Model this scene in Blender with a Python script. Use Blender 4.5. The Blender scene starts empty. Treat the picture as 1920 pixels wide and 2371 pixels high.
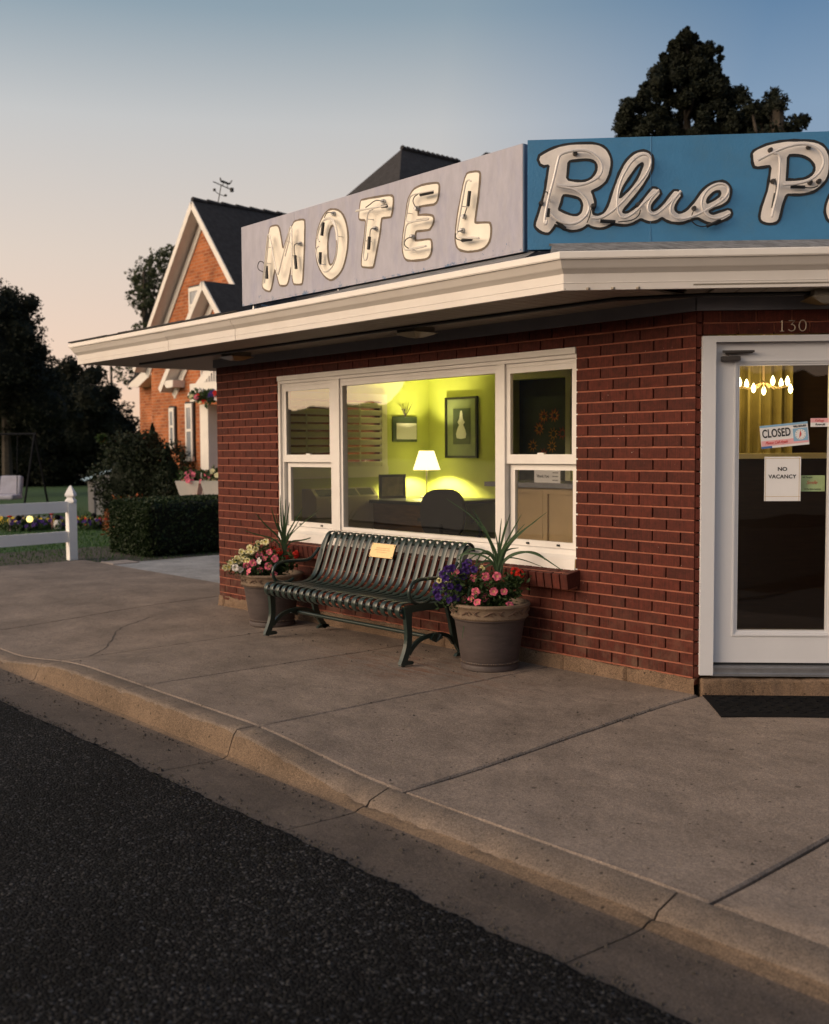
import bpy, bmesh, math, random
from mathutils import Vector, Matrix
from math import radians as RAD
random.seed(7)
SC = bpy.context.scene
COL = SC.collection

# ------------------------------------------------------------------ camera
W, H, FPX = 1920.0, 2371.0, 2474.5
YAW, PIT, ROL = RAD(138.782), RAD(3.3068), RAD(-.34287)
CAM = Vector((3.8402, -5.6858, 1.5376))
_f = Vector((math.cos(YAW)*math.cos(PIT), math.sin(YAW)*math.cos(PIT), -math.sin(PIT)))
_r = Vector((math.sin(YAW), -math.cos(YAW), 0))
_u = _r.cross(_f)
AX_R = _r*math.cos(ROL) + _u*math.sin(ROL)
AX_U = -_r*math.sin(ROL) + _u*math.cos(ROL)
AX_F = _f
cam = bpy.data.cameras.new('camera')
cam.sensor_fit = 'VERTICAL'; cam.sensor_height = 69.0; cam.sensor_width = 69.0
cam.lens = FPX / H * 69.0
cam.clip_start = .05; cam.clip_end = 3000
cam.dof.use_dof = True; cam.dof.focus_distance = 7.0; cam.dof.aperture_fstop = 4.6
camo = bpy.data.objects.new('camera', cam); COL.objects.link(camo)
camo.matrix_world = Matrix(((AX_R.x, AX_U.x, -AX_F.x, CAM.x), (AX_R.y, AX_U.y, -AX_F.y, CAM.y),
                            (AX_R.z, AX_U.z, -AX_F.z, CAM.z), (0, 0, 0, 1)))
SC.camera = camo

# ------------------------------------------------------------------ sky, afterglow, exposure
SUN_AZ = RAD(252)          # where the sun has just gone down: behind and to the left of the camera
SUN_EL = RAD(2.0)
wd = bpy.data.worlds.new('World'); SC.world = wd; wd.use_nodes = True
nt = wd.node_tree; nt.nodes.clear(); _L = nt.links
def _w(t, **k):
    n = nt.nodes.new(t)
    for a_, b_ in k.items(): setattr(n, a_, b_)
    return n
def _math(op, a_, b_=None, clamp=False):
    n = _w('ShaderNodeMath', operation=op); n.use_clamp = clamp
    for i, x in enumerate((a_, b_)):
        if x is None: continue
        if isinstance(x, (int, float)): n.inputs[i].default_value = x
        else: _L.new(x, n.inputs[i])
    return n.outputs[0]
sky = _w('ShaderNodeTexSky'); sky.sky_type = 'NISHITA'; sky.sun_disc = False
sky.sun_elevation = SUN_EL; sky.sun_rotation = RAD(90) - SUN_AZ
sky.altitude = 1700; sky.air_density = 1.0; sky.dust_density = 2.5; sky.ozone_density = 3.0
# dusk haze: a warm band low all round the horizon, brighter towards the sunset
tc_ = _w('ShaderNodeTexCoord'); sx_ = _w('ShaderNodeSeparateXYZ'); _L.new(tc_.outputs['Generated'], sx_.inputs[0])
cr_ = _w('ShaderNodeValToRGB'); els = cr_.color_ramp.elements
SKY = ((0, (.85, .55, .37)), (.07, (.84, .60, .45)), (.175, (.70, .585, .49)), (.285, (.535, .53, .515)), (.37, (.265, .34, .39)), (.46, (.145, .23, .305)), (.75, (.13, .21, .31)), (1, (.12, .195, .295)))
els[0].position, els[0].color = 0, (*SKY[0][1], 1); els[1].position, els[1].color = 1, (*SKY[-1][1], 1)
for p, c in SKY[1:-1]: e = els.new(p); e.color = (*c, 1)
_L.new(sx_.outputs[2], cr_.inputs[0])
dt_ = _w('ShaderNodeVectorMath', operation='DOT_PRODUCT'); dt_.inputs[1].default_value = (math.cos(SUN_AZ), math.sin(SUN_AZ), 0); _L.new(tc_.outputs['Generated'], dt_.inputs[0])
dsun = dt_.outputs['Value']
az = _math('ADD', _math('MULTIPLY', dsun, .16), 1.06)
cool = _math('MULTIPLY', _math('MULTIPLY', _math('SUBTRACT', -.40, dsun), 4.6, True), _math('MULTIPLY', _math('SUBTRACT', sx_.outputs[2], .06), 5.0, True))
mxb = _w('ShaderNodeMix', data_type='RGBA'); mxb.inputs[7].default_value = (.44, .62, .87, 1); mxb.inputs[6].default_value = (1, 1, 1, 1); _L.new(cool, mxb.inputs[0])
m1 = _w('ShaderNodeMix', data_type='RGBA', blend_type='MULTIPLY'); m1.inputs[0].default_value = 1; _L.new(cr_.outputs[0], m1.inputs[6]); _L.new(mxb.outputs[2], m1.inputs[7])
v1 = _w('ShaderNodeVectorMath', operation='SCALE'); _L.new(m1.outputs[2], v1.inputs[0]); _L.new(az, v1.inputs['Scale'])
d3 = _w('ShaderNodeVectorMath', operation='DOT_PRODUCT'); d3.inputs[1].default_value = (math.cos(SUN_AZ)*.99, math.sin(SUN_AZ)*.99, .12); _L.new(tc_.outputs['Generated'], d3.inputs[0])
gl_ = _math('POWER', _math('MAXIMUM', d3.outputs['Value'], 0), 6)
gs_ = _w('ShaderNodeVectorMath', operation='SCALE'); gs_.inputs[0].default_value = (4.9, 3.4, 1.9); _L.new(gl_, gs_.inputs['Scale'])
ad_ = _w('ShaderNodeVectorMath', operation='ADD'); _L.new(v1.outputs[0], ad_.inputs[0]); _L.new(gs_.outputs[0], ad_.inputs[1])
sc_ = _w('ShaderNodeVectorMath', operation='SCALE'); sc_.inputs['Scale'].default_value = 10.0; _L.new(ad_.outputs[0], sc_.inputs[0])
ns_ = _w('ShaderNodeVectorMath', operation='SCALE'); ns_.inputs['Scale'].default_value = .35; _L.new(sky.outputs[0], ns_.inputs[0])
af_ = _w('ShaderNodeVectorMath', operation='ADD'); _L.new(sc_.outputs[0], af_.inputs[0]); _L.new(ns_.outputs[0], af_.inputs[1])
bg = _w('ShaderNodeBackground'); bg.inputs['Strength'].default_value = .1
wo = _w('ShaderNodeOutputWorld'); _L.new(af_.outputs[0], bg.inputs[0]); _L.new(bg.outputs[0], wo.inputs[0])
sl = bpy.data.lights.new('afterglow', 'SUN'); sl.energy = 2.0; sl.angle = RAD(48); sl.color = (1, .80, .63)
slo = bpy.data.objects.new('afterglow', sl); COL.objects.link(slo)
_se = RAD(22)
slo.rotation_euler = Vector((-math.cos(SUN_AZ)*math.cos(_se), -math.sin(SUN_AZ)*math.cos(_se), -math.sin(_se))).to_track_quat('-Z', 'Y').to_euler()
vs = SC.view_settings
vs.view_transform = 'Standard'; vs.look = 'None'; vs.exposure = 0.0; vs.gamma = 1.0; vs.use_curve_mapping = False
SC.cycles.use_denoising = True
SC.cycles.max_bounces = 6; SC.cycles.diffuse_bounces = 3; SC.cycles.glossy_bounces = 3
SC.cycles.transparent_max_bounces = 12; SC.cycles.caustics_reflective = False; SC.cycles.caustics_refractive = False
SC.cycles.sample_clamp_indirect = 4.0

# ------------------------------------------------------------------ helpers
def ray(u, v): return AX_F + AX_R*((u-W/2)/FPX) - AX_U*((v-H/2)/FPX)
def onp(u, v, n, c):
    d = ray(u, v); n = Vector(n); return CAM + d*((c - n.dot(CAM))/n.dot(d))
def pxy(P):
    v = Vector(P)-CAM; D = v.dot(AX_F); return (W/2+FPX*v.dot(AX_R)/D, H/2-FPX*v.dot(AX_U)/D, D)
S2 = math.sqrt(.5)
def ch(s, n, z): return Vector((s*S2+n*S2, s*S2-n*S2, z))       # corner (chamfer) wall coordinates -> world
CHROT = RAD(45)

def sm(a, b, x):
    t = min(1, max(0, (x-a)/(b-a))); return t*t*(3-2*t)
def gz(x, y):                                                     # height of the pavement
    w = -.0077*max(0, min(-x-.6, 6.0))
    if x < -1.3: k = -.105*(1-sm(-4.9, -3.4, x))
    else: k = -.078*sm(-1.35, .0, x)
    t = sm(.1, 2.45, -y)
    return w*(1-t) + k*t

class MB:
    def __init__(s): s.v = []; s.f = []; s.sm = False
    def add(s, vs, fs):
        o = len(s.v); s.v += [tuple(p) for p in vs]; s.f += [tuple(i+o for i in f) for f in fs]; return s
    def box(s, c, d, rz=0, m=None):
        x, y, z = d[0]/2, d[1]/2, d[2]/2
        vs = [Vector(p) for p in ((-x,-y,-z),(x,-y,-z),(x,y,-z),(-x,y,-z),(-x,-y,z),(x,-y,z),(x,y,z),(-x,y,z))]
        R = m if m is not None else Matrix.Rotation(rz, 3, 'Z')
        return s.add([R @ p + Vector(c) for p in vs], ((0,3,2,1),(4,5,6,7),(0,1,5,4),(1,2,6,5),(2,3,7,6),(3,0,4,7)))
    def bb(s, a, b):
        return s.box([(p+q)/2 for p, q in zip(a, b)], [abs(q-p) for p, q in zip(a, b)])
    def tube(s, pts, r, n=8, cap=True):
        pts = [Vector(p) for p in pts]; k = len(pts); rs = r if isinstance(r, (list, tuple)) else [r]*k
        up = Vector((0, 0, 1)); rings = []
        for i, p in enumerate(pts):
            t = (pts[min(i+1, k-1)] - pts[max(i-1, 0)])
            t = t.normalized() if t.length > 1e-9 else Vector((0, 0, 1))
            if abs(t.dot(up)) > .95: up = Vector((1, 0, 0)) if abs(t.x) < .9 else Vector((0, 1, 0))
            a = t.cross(up).normalized(); b = a.cross(t).normalized(); up = b
            rings.append([p + (a*math.cos(2*math.pi*j/n) + b*math.sin(2*math.pi*j/n))*rs[i] for j in range(n)])
        vs = [q for R in rings for q in R]; fs = []
        for i in range(k-1):
            for j in range(n):
                fs.append((i*n+j, i*n+(j+1) % n, (i+1)*n+(j+1) % n, (i+1)*n+j))
        if cap: fs += [tuple(reversed(range(n))), tuple((k-1)*n+j for j in range(n))]
        return s.add(vs, fs)
    def lathe(s, prof, c=(0, 0, 0), n=32, closed=False):
        vs = []; fs = []
        for r, z in prof:
            for j in range(n):
                a = 2*math.pi*j/n; vs.append((c[0]+r*math.cos(a), c[1]+r*math.sin(a), c[2]+z))
        k = len(prof)
        for i in range(k-1):
            for j in range(n): fs.append((i*n+j, i*n+(j+1) % n, (i+1)*n+(j+1) % n, (i+1)*n+j))
        fs += [tuple(reversed(range(n))), tuple((k-1)*n+j for j in range(n))]
        return s.add(vs, fs)
    def prism(s, poly, off):                                      # planar 3D polygon (fan-safe convex) extruded by vector
        off = Vector(off); n = len(poly); P = [Vector(p) for p in poly]
        vs = P + [p+off for p in P]
        return s.add(vs, [tuple(reversed(range(n))), tuple(range(n, 2*n))] + [(i, (i+1) % n, n+(i+1) % n, n+i) for i in range(n)])
    def sweep(s, prof, path):                                     # list of rings given as explicit point lists
        k = len(path); n = len(prof)
        return s
    def mesh(s, name, smooth=False):
        me = bpy.data.meshes.new(name); me.from_pydata(s.v, [], s.f)
        bm = bmesh.new(); bm.from_mesh(me); bmesh.ops.recalc_face_normals(bm, faces=bm.faces); bm.to_mesh(me); bm.free()
        if smooth:
            me.polygons.foreach_set('use_smooth', [True]*len(me.polygons))
            try: me.set_sharp_from_angle(angle=RAD(40))
            except Exception: pass
        me.update(); return me

def link(name, me, mat=None, parent=None, loc=None, rz=0, smooth=False):
    if isinstance(me, MB): me = me.mesh(name, smooth)
    if mat is not None and me is not None and not me.materials: me.materials.append(mat)
    o = bpy.data.objects.new(name, me); COL.objects.link(o)
    if parent is not None: o.parent = parent
    if loc is not None: o.location = loc
    if rz: o.rotation_euler = (0, 0, rz)
    return o
def tag(o, label=None, cat=None, group=None, kind=None):
    if label: o['label'] = label
    if cat: o['category'] = cat
    if group: o['group'] = group
    if kind: o['kind'] = kind
    return o
def thing(name, label, cat, loc=(0, 0, 0), rz=0, group=None):
    o = bpy.data.objects.new(name, None); COL.objects.link(o); o.location = loc; o.rotation_euler = (0, 0, rz)
    o.empty_display_size = .1
    return tag(o, label, cat, group)
def struct(name, me, mat, smooth=False): return tag(link(name, me, mat, smooth=smooth), kind='structure')

def bevbox(d, off, seg=1):
    bm = bmesh.new(); bmesh.ops.create_cube(bm, size=1)
    bmesh.ops.scale(bm, vec=Vector(d), verts=bm.verts)
    bmesh.ops.bevel(bm, geom=list(bm.edges), offset=off, segments=seg, affect='EDGES', profile=.5)
    me = bpy.data.meshes.new('piece'); bm.to_mesh(me); bm.free(); return me

def flat_shape(polys, off=0.0, ext=.001, bev=0):                  # 2-D outlines with holes -> mesh in the XY plane
    cu = bpy.data.curves.new('outline', 'CURVE'); cu.dimensions = '2D'; cu.fill_mode = 'BOTH'
    cu.extrude = ext; cu.offset = off
    for P in polys:
        sp = cu.splines.new('POLY'); sp.points.add(len(P)-1); sp.use_cyclic_u = True
        for q, p in zip(sp.points, P): q.co = (p[0], p[1], 0, 1)
    o = bpy.data.objects.new('tmp', cu); COL.objects.link(o)
    dg = bpy.context.evaluated_depsgraph_get()
    me = bpy.data.meshes.new_from_object(o.evaluated_get(dg))
    bpy.data.objects.remove(o); bpy.data.curves.remove(cu); return me
def text_mesh(body, size, align='CENTER', ext=.0008, off=0.0, shear=0.0, sx=1.0, space=1.0):
    cu = bpy.data.curves.new('text', 'FONT'); cu.body = body; cu.size = size; cu.align_x = align; cu.align_y = 'CENTER'
    cu.extrude = ext; cu.offset = off; cu.shear = shear; cu.space_character = space; cu.resolution_u = 4
    o = bpy.data.objects.new('tmp', cu); COL.objects.link(o)
    dg = bpy.context.evaluated_depsgraph_get(); me = bpy.data.meshes.new_from_object(o.evaluated_get(dg))
    bpy.data.objects.remove(o); bpy.data.curves.remove(cu)
    if sx != 1.0: me.transform(Matrix.Diagonal((sx, 1, 1, 1)))
    return me
def smooth_path(P, it=2, closed=False):
    P = [Vector(p) for p in P]
    for _ in range(it):
        Q = [] if closed else [P[0]]
        rng = range(len(P) if closed else len(P)-1)
        for i in rng:
            a, b = P[i], P[(i+1) % len(P)]
            Q += [a*.75+b*.25, a*.25+b*.75]
        if not closed: Q.append(P[-1])
        P = Q
    return P

# ------------------------------------------------------------------ materials
def _n(nt, t, **k):
    n = nt.nodes.new(t)
    for a, b in k.items(): setattr(n, a, b)
    return n
def mat(name, col, rough=.6, metal=0.0, var=.15, scale=6.0, bump=0.0, bscale=60.0, spec=.5, emit=None, estr=0,
        stain=None, sscale=1.2, samt=.5, coat=0, trans=0, stretch=(1, 1, 1), rnd=0.0, coords='Object'):
    m = bpy.data.materials.new(name); m.use_nodes = True; nt = m.node_tree; L = nt.links
    b = nt.nodes['Principled BSDF']
    b.inputs['Roughness'].default_value = rough; b.inputs['Metallic'].default_value = metal
    b.inputs['Specular IOR Level'].default_value = spec
    if coat: b.inputs['Coat Weight'].default_value = coat
    if trans: b.inputs['Transmission Weight'].default_value = trans
    if emit: b.inputs['Emission Color'].default_value = (*emit, 1); b.inputs['Emission Strength'].default_value = estr
    tc = _n(nt, 'ShaderNodeTexCoord'); mp = _n(nt, 'ShaderNodeMapping'); mp.inputs['Scale'].default_value = stretch
    L.new(tc.outputs[coords], mp.inputs[0])
    c2 = tuple(max(0, x*(1-var)) for x in col); c1 = tuple(min(1, x*(1+var)) for x in col)
    no = _n(nt, 'ShaderNodeTexNoise'); no.inputs['Scale'].default_value = scale; no.inputs['Detail'].default_value = 8; no.inputs['Roughness'].default_value = .62
    L.new(mp.outputs[0], no.inputs['Vector'])
    mx = _n(nt, 'ShaderNodeMix', data_type='RGBA'); mx.inputs[6].default_value = (*c2, 1); mx.inputs[7].default_value = (*c1, 1)
    rp = _n(nt, 'ShaderNodeMapRange'); rp.inputs[1].default_value = .3; rp.inputs[2].default_value = .7
    L.new(no.outputs[0], rp.inputs[0]); L.new(rp.outputs[0], mx.inputs[0])
    out = mx.outputs[2]
    if stain:
        n2 = _n(nt, 'ShaderNodeTexNoise'); n2.inputs['Scale'].default_value = sscale; n2.inputs['Detail'].default_value = 6; n2.inputs['Roughness'].default_value = .7
        L.new(mp.outputs[0], n2.inputs['Vector'])
        r2 = _n(nt, 'ShaderNodeMapRange'); r2.inputs[1].default_value = .5; r2.inputs[2].default_value = .72; r2.inputs[4].default_value = samt
        L.new(n2.outputs[0], r2.inputs[0])
        m2 = _n(nt, 'ShaderNodeMix', data_type='RGBA'); m2.inputs[7].default_value = (*stain, 1)
        L.new(r2.outputs[0], m2.inputs[0]); L.new(out, m2.inputs[6]); out = m2.outputs[2]
    if rnd:
        oi = _n(nt, 'ShaderNodeObjectInfo'); ge = _n(nt, 'ShaderNodeNewGeometry')
        ad = _n(nt, 'ShaderNodeMath', operation='ADD'); fr = _n(nt, 'ShaderNodeMath', operation='FRACT')
        L.new(oi.outputs['Random'], ad.inputs[0]); L.new(ge.outputs['Random Per Island'], ad.inputs[1]); L.new(ad.outputs[0], fr.inputs[0])
        hs = _n(nt, 'ShaderNodeHueSaturation')
        r3 = _n(nt, 'ShaderNodeMapRange'); r3.inputs[3].default_value = 1-rnd; r3.inputs[4].default_value = 1+rnd
        L.new(fr.outputs[0], r3.inputs[0]); L.new(r3.outputs[0], hs.inputs['Value']); L.new(out, hs.inputs['Color']); out = hs.outputs[0]
    L.new(out, b.inputs['Base Color'])
    if bump:
        n3 = _n(nt, 'ShaderNodeTexNoise'); n3.inputs['Scale'].default_value = bscale; n3.inputs['Detail'].default_value = 5
        L.new(mp.outputs[0], n3.inputs['Vector'])
        bp = _n(nt, 'ShaderNodeBump'); bp.inputs['Strength'].default_value = bump; bp.inputs['Distance'].default_value = .01
        L.new(n3.outputs[0], bp.inputs['Height']); L.new(bp.outputs[0], b.inputs['Normal'])
    return m

def concrete_mat(name, base, dark, speck=.5, rust=False):
    m = bpy.data.materials.new(name); m.use_nodes = True; nt = m.node_tree; L = nt.links; b = nt.nodes['Principled BSDF']
    b.inputs['Roughness'].default_value = .85; b.inputs['Specular IOR Level'].default_value = .25
    tc = _n(nt, 'ShaderNodeTexCoord'); V = tc.outputs['Object']
    def noise(sc, det=6, ro=.6, vec=None):
        n = _n(nt, 'ShaderNodeTexNoise'); n.inputs['Scale'].default_value = sc; n.inputs['Detail'].default_value = det; n.inputs['Roughness'].default_value = ro
        L.new(vec or V, n.inputs['Vector']); return n.outputs[0]
    def rng(x, a, b_, c=0, d=1):
        r = _n(nt, 'ShaderNodeMapRange'); r.inputs[1].default_value = a; r.inputs[2].default_value = b_; r.inputs[3].default_value = c; r.inputs[4].default_value = d
        L.new(x, r.inputs[0]); return r.outputs[0]
    def mixc(f, a, b_):
        x = _n(nt, 'ShaderNodeMix', data_type='RGBA')
        L.new(f, x.inputs[0]) if not isinstance(f, float) else None
        for i, c in ((6, a), (7, b_)):
            if isinstance(c, tuple): x.inputs[i].default_value = (*c, 1)
            else: L.new(c, x.inputs[i])
        return x.outputs[2]
    c = mixc(rng(noise(1.1, 8, .65), .32, .68), dark, base)
    mp = _n(nt, 'ShaderNodeMapping'); mp.inputs['Scale'].default_value = (1, 6, 1); L.new(V, mp.inputs[0])
    c = mixc(rng(noise(2.2, 8, .7, mp.outputs[0]), .52, .75, 0, .45), c, tuple(x*.72 for x in dark))
    c = mixc(rng(noise(11, 6, .75), .5, .72, 0, .5), c, tuple(x*.62 for x in dark))
    c = mixc(rng(noise(62, 5, .8), .36, .64, 0, .62), c, tuple(x*.52 for x in dark))
    c = mixc(rng(noise(85, 3, .7), .5, .64, 0, .55), c, tuple(min(1, x*1.45) for x in base))
    c = mixc(rng(noise(210, 3, .7), .42, .62, 0, speck), c, tuple(min(1, x*1.35) for x in base))
    c = mixc(rng(noise(120, 4, .75), .60, .70, 0, speck*1.3), c, tuple(x*.35 for x in dark))
    vo = _n(nt, 'ShaderNodeTexVoronoi'); vo.inputs['Scale'].default_value = 13; L.new(V, vo.inputs['Vector'])
    c = mixc(rng(vo.outputs['Distance'], .07, .12, .8, 0), c, tuple(x*.28 for x in dark))
    c2_ = rng(noise(1.7, 12, .72), .33, .68, .60, 1.10); mm = _n(nt, 'ShaderNodeMix', data_type='RGBA', blend_type='MULTIPLY'); mm.inputs[0].default_value = 1; L.new(c, mm.inputs[6]); L.new(c2_, mm.inputs[7]); c = mm.outputs[2]
    vg = _n(nt, 'ShaderNodeTexVoronoi'); vg.inputs['Scale'].default_value = 2.3; L.new(V, vg.inputs['Vector'])
    c = mixc(rng(vg.outputs['Distance'], .030, .042, .62, 0), c, tuple(x*.25 for x in dark))
    if rust:
        vm = _n(nt, 'ShaderNodeMapping'); vm.inputs['Location'].default_value = (1.9*.75, .72*1.6, 0); vm.inputs['Scale'].default_value = (.75, 1.6, 1); L.new(V, vm.inputs[0])
        ln = _n(nt, 'ShaderNodeVectorMath', operation='LENGTH'); L.new(vm.outputs[0], ln.inputs[0])
        am = _n(nt, 'ShaderNodeMath', operation='MULTIPLY'); L.new(rng(ln.outputs['Value'], .2, 1.0, 1, 0), am.inputs[0]); L.new(rng(noise(3.2, 7, .7, mp.outputs[0]), .46, .66, 0, .8), am.inputs[1])
        c = mixc(am.outputs[0], c, (.17, .075, .042))
    L.new(c, b.inputs['Base Color'])
    bp = _n(nt, 'ShaderNodeBump'); bp.inputs['Strength'].default_value = .5; bp.inputs['Distance'].default_value = .006
    L.new(noise(95, 6, .7), bp.inputs['Height'])
    b2 = _n(nt, 'ShaderNodeBump'); b2.inputs['Strength'].default_value = .35; b2.inputs['Distance'].default_value = .03
    L.new(noise(7, 5, .6), b2.inputs['Height']); L.new(bp.outputs[0], b2.inputs['Normal']); L.new(b2.outputs[0], b.inputs['Normal'])
    return m

def asphalt_mat():
    m = bpy.data.materials.new('asphalt'); m.use_nodes = True; nt = m.node_tree; L = nt.links; b = nt.nodes['Principled BSDF']
    b.inputs['Roughness'].default_value = .85; b.inputs['Specular IOR Level'].default_value = .12
    tc = _n(nt, 'ShaderNodeTexCoord'); V = tc.outputs['Object']
    vo = _n(nt, 'ShaderNodeTexVoronoi'); vo.inputs['Scale'].default_value = 85; L.new(V, vo.inputs['Vector'])
    no = _n(nt, 'ShaderNodeTexNoise'); no.inputs['Scale'].default_value = 1.2; no.inputs['Detail'].default_value = 7; L.new(V, no.inputs['Vector'])
    sx = _n(nt, 'ShaderNodeSeparateColor'); L.new(vo.outputs['Color'], sx.inputs[0])
    cr = _n(nt, 'ShaderNodeValToRGB'); e = cr.color_ramp.elements
    e[0].position = 0; e[0].color = (.003, .003, .0033, 1); e[1].position = 1; e[1].color = (.085, .083, .085, 1)
    for p, c in ((.45, (.006, .006, .0065, 1)), (.8, (.018, .018, .020, 1)), (.95, (.045, .042, .040, 1))):
        q = e.new(p); q.color = c
    L.new(sx.outputs[0], cr.inputs[0])
    mx = _n(nt, 'ShaderNodeMix', data_type='RGBA', blend_type='MULTIPLY'); mx.inputs[0].default_value = 1
    rp = _n(nt, 'ShaderNodeMapRange'); rp.inputs[1].default_value = .3; rp.inputs[2].default_value = .7; rp.inputs[3].default_value = .40; rp.inputs[4].default_value = 1.0
    L.new(no.outputs[0], rp.inputs[0]); L.new(cr.outputs[0], mx.inputs[6]); L.new(rp.outputs[0], mx.inputs[7]); L.new(mx.outputs[2], b.inputs['Base Color'])
    v2 = _n(nt, 'ShaderNodeTexVoronoi'); v2.inputs['Scale'].default_value = 48; L.new(V, v2.inputs['Vector']); s2_ = _n(nt, 'ShaderNodeSeparateColor'); L.new(v2.outputs['Color'], s2_.inputs[0])
    r5 = _n(nt, 'ShaderNodeMapRange'); r5.inputs[1].default_value = .86; r5.inputs[2].default_value = .93; L.new(s2_.outputs[1], r5.inputs[0])
    r6 = _n(nt, 'ShaderNodeMapRange'); r6.inputs[1].default_value = .30; r6.inputs[2].default_value = .40; r6.inputs[3].default_value = .75; r6.inputs[4].default_value = 0; L.new(v2.outputs['Distance'], r6.inputs[0])
    m7 = _n(nt, 'ShaderNodeMath', operation='MULTIPLY'); L.new(r5.outputs[0], m7.inputs[0]); L.new(r6.outputs[0], m7.inputs[1])
    m8 = _n(nt, 'ShaderNodeMix', data_type='RGBA'); m8.inputs[7].default_value = (.075, .078, .088, 1); L.new(m7.outputs[0], m8.inputs[0]); L.new(mx.outputs[2], m8.inputs[6]); L.new(m8.outputs[2], b.inputs['Base Color'])
    bp = _n(nt, 'ShaderNodeBump'); bp.inputs['Strength'].default_value = 1; bp.inputs['Distance'].default_value = .012; bp.invert = True
    L.new(vo.outputs['Distance'], bp.inputs['Height']); L.new(bp.outputs[0], b.inputs['Normal'])
    return m

def brick_mat(name, col, col2, scored=True):
    m = bpy.data.materials.new(name); m.use_nodes = True; nt = m.node_tree; L = nt.links; b = nt.nodes['Principled BSDF']
    b.inputs['Roughness'].default_value = .8; b.inputs['Specular IOR Level'].default_value = .3
    tc = _n(nt, 'ShaderNodeTexCoord'); V = tc.outputs['Object']
    oi = _n(nt, 'ShaderNodeObjectInfo'); ge = _n(nt, 'ShaderNodeNewGeometry')
    ad = _n(nt, 'ShaderNodeMath', operation='ADD'); fr = _n(nt, 'ShaderNodeMath', operation='FRACT')
    L.new(oi.outputs['Random'], ad.inputs[0]); L.new(ge.outputs['Random Per Island'], ad.inputs[1]); L.new(ad.outputs[0], fr.inputs[0])
    ofs = _n(nt, 'ShaderNodeVectorMath', operation='ADD'); sc = _n(nt, 'ShaderNodeVectorMath', operation='SCALE'); sc.inputs['Scale'].default_value = 37
    cb = _n(nt, 'ShaderNodeCombineXYZ')
    for i in range(3): L.new(fr.outputs[0], cb.inputs[i])
    L.new(cb.outputs[0], sc.inputs[0]); L.new(V, ofs.inputs[0]); L.new(sc.outputs[0], ofs.inputs[1]); V2 = ofs.outputs[0]
    mx = _n(nt, 'ShaderNodeMix', data_type='RGBA'); mx.inputs[6].default_value = (*col, 1); mx.inputs[7].default_value = (*col2, 1)
    L.new(fr.outputs[0], mx.inputs[0])
    n1 = _n(nt, 'ShaderNodeTexNoise'); n1.inputs['Scale'].default_value = 28; n1.inputs['Detail'].default_value = 7; n1.inputs['Roughness'].default_value = .7; L.new(V2, n1.inputs['Vector'])
    r1 = _n(nt, 'ShaderNodeMapRange'); r1.inputs[1].default_value = .3; r1.inputs[2].default_value = .7; r1.inputs[3].default_value = .6; r1.inputs[4].default_value = 1.3
    L.new(n1.outputs[0], r1.inputs[0])
    m2 = _n(nt, 'ShaderNodeMix', data_type='RGBA', blend_type='MULTIPLY'); m2.inputs[0].default_value = 1; L.new(mx.outputs[2], m2.inputs[6]); L.new(r1.outputs[0], m2.inputs[7])
    mp = _n(nt, 'ShaderNodeMapping'); mp.inputs['Scale'].default_value = (210, 210, 6); L.new(V2, mp.inputs[0])
    n2 = _n(nt, 'ShaderNodeTexNoise'); n2.inputs['Scale'].default_value = 1; n2.inputs['Detail'].default_value = 2; L.new(mp.outputs[0], n2.inputs['Vector'])
    r2 = _n(nt, 'ShaderNodeMapRange'); r2.inputs[1].default_value = .35; r2.inputs[2].default_value = .6; r2.inputs[3].default_value = .72; r2.inputs[4].default_value = 1.06
    L.new(n2.outputs[0], r2.inputs[0])
    m3 = _n(nt, 'ShaderNodeMix', data_type='RGBA', blend_type='MULTIPLY'); m3.inputs[0].default_value = 1 if scored else 0; L.new(m2.outputs[2], m3.inputs[6]); L.new(r2.outputs[0], m3.inputs[7])
    n4 = _n(nt, 'ShaderNodeTexNoise'); n4.inputs['Scale'].default_value = 60; n4.inputs['Detail'].default_value = 3; L.new(V2, n4.inputs['Vector'])
    r4 = _n(nt, 'ShaderNodeMapRange'); r4.inputs[1].default_value = .745; r4.inputs[2].default_value = .78; L.new(n4.outputs[0], r4.inputs[0])
    m4 = _n(nt, 'ShaderNodeMix', data_type='RGBA'); m4.inputs[7].default_value = (.42, .33, .27, 1); L.new(r4.outputs[0], m4.inputs[0]); L.new(m3.outputs[2], m4.inputs[6])
    sz = _n(nt, 'ShaderNodeSeparateXYZ'); L.new(ge.outputs['Position'], sz.inputs[0])
    zr = _n(nt, 'ShaderNodeMapRange'); zr.inputs[1].default_value = .05; zr.inputs[2].default_value = .60; zr.inputs[3].default_value = .75; zr.inputs[4].default_value = 0; L.new(sz.outputs[2], zr.inputs[0])
    n6 = _n(nt, 'ShaderNodeTexNoise'); n6.inputs['Scale'].default_value = 6; n6.inputs['Detail'].default_value = 9; n6.inputs['Roughness'].default_value = .7; L.new(ge.outputs['Position'], n6.inputs['Vector'])
    r6 = _n(nt, 'ShaderNodeMapRange'); r6.inputs[1].default_value = .45; r6.inputs[2].default_value = .7; L.new(n6.outputs[0], r6.inputs[0])
    m6 = _n(nt, 'ShaderNodeMath', operation='MULTIPLY'); L.new(zr.outputs[0], m6.inputs[0]); L.new(r6.outputs[0], m6.inputs[1])
    m5 = _n(nt, 'ShaderNodeMix', data_type='RGBA'); m5.inputs[7].default_value = (.15, .095, .066, 1); L.new(m6.outputs[0], m5.inputs[0]); L.new(m4.outputs[2], m5.inputs[6])
    L.new(m5.outputs[2], b.inputs['Base Color'])
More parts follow.
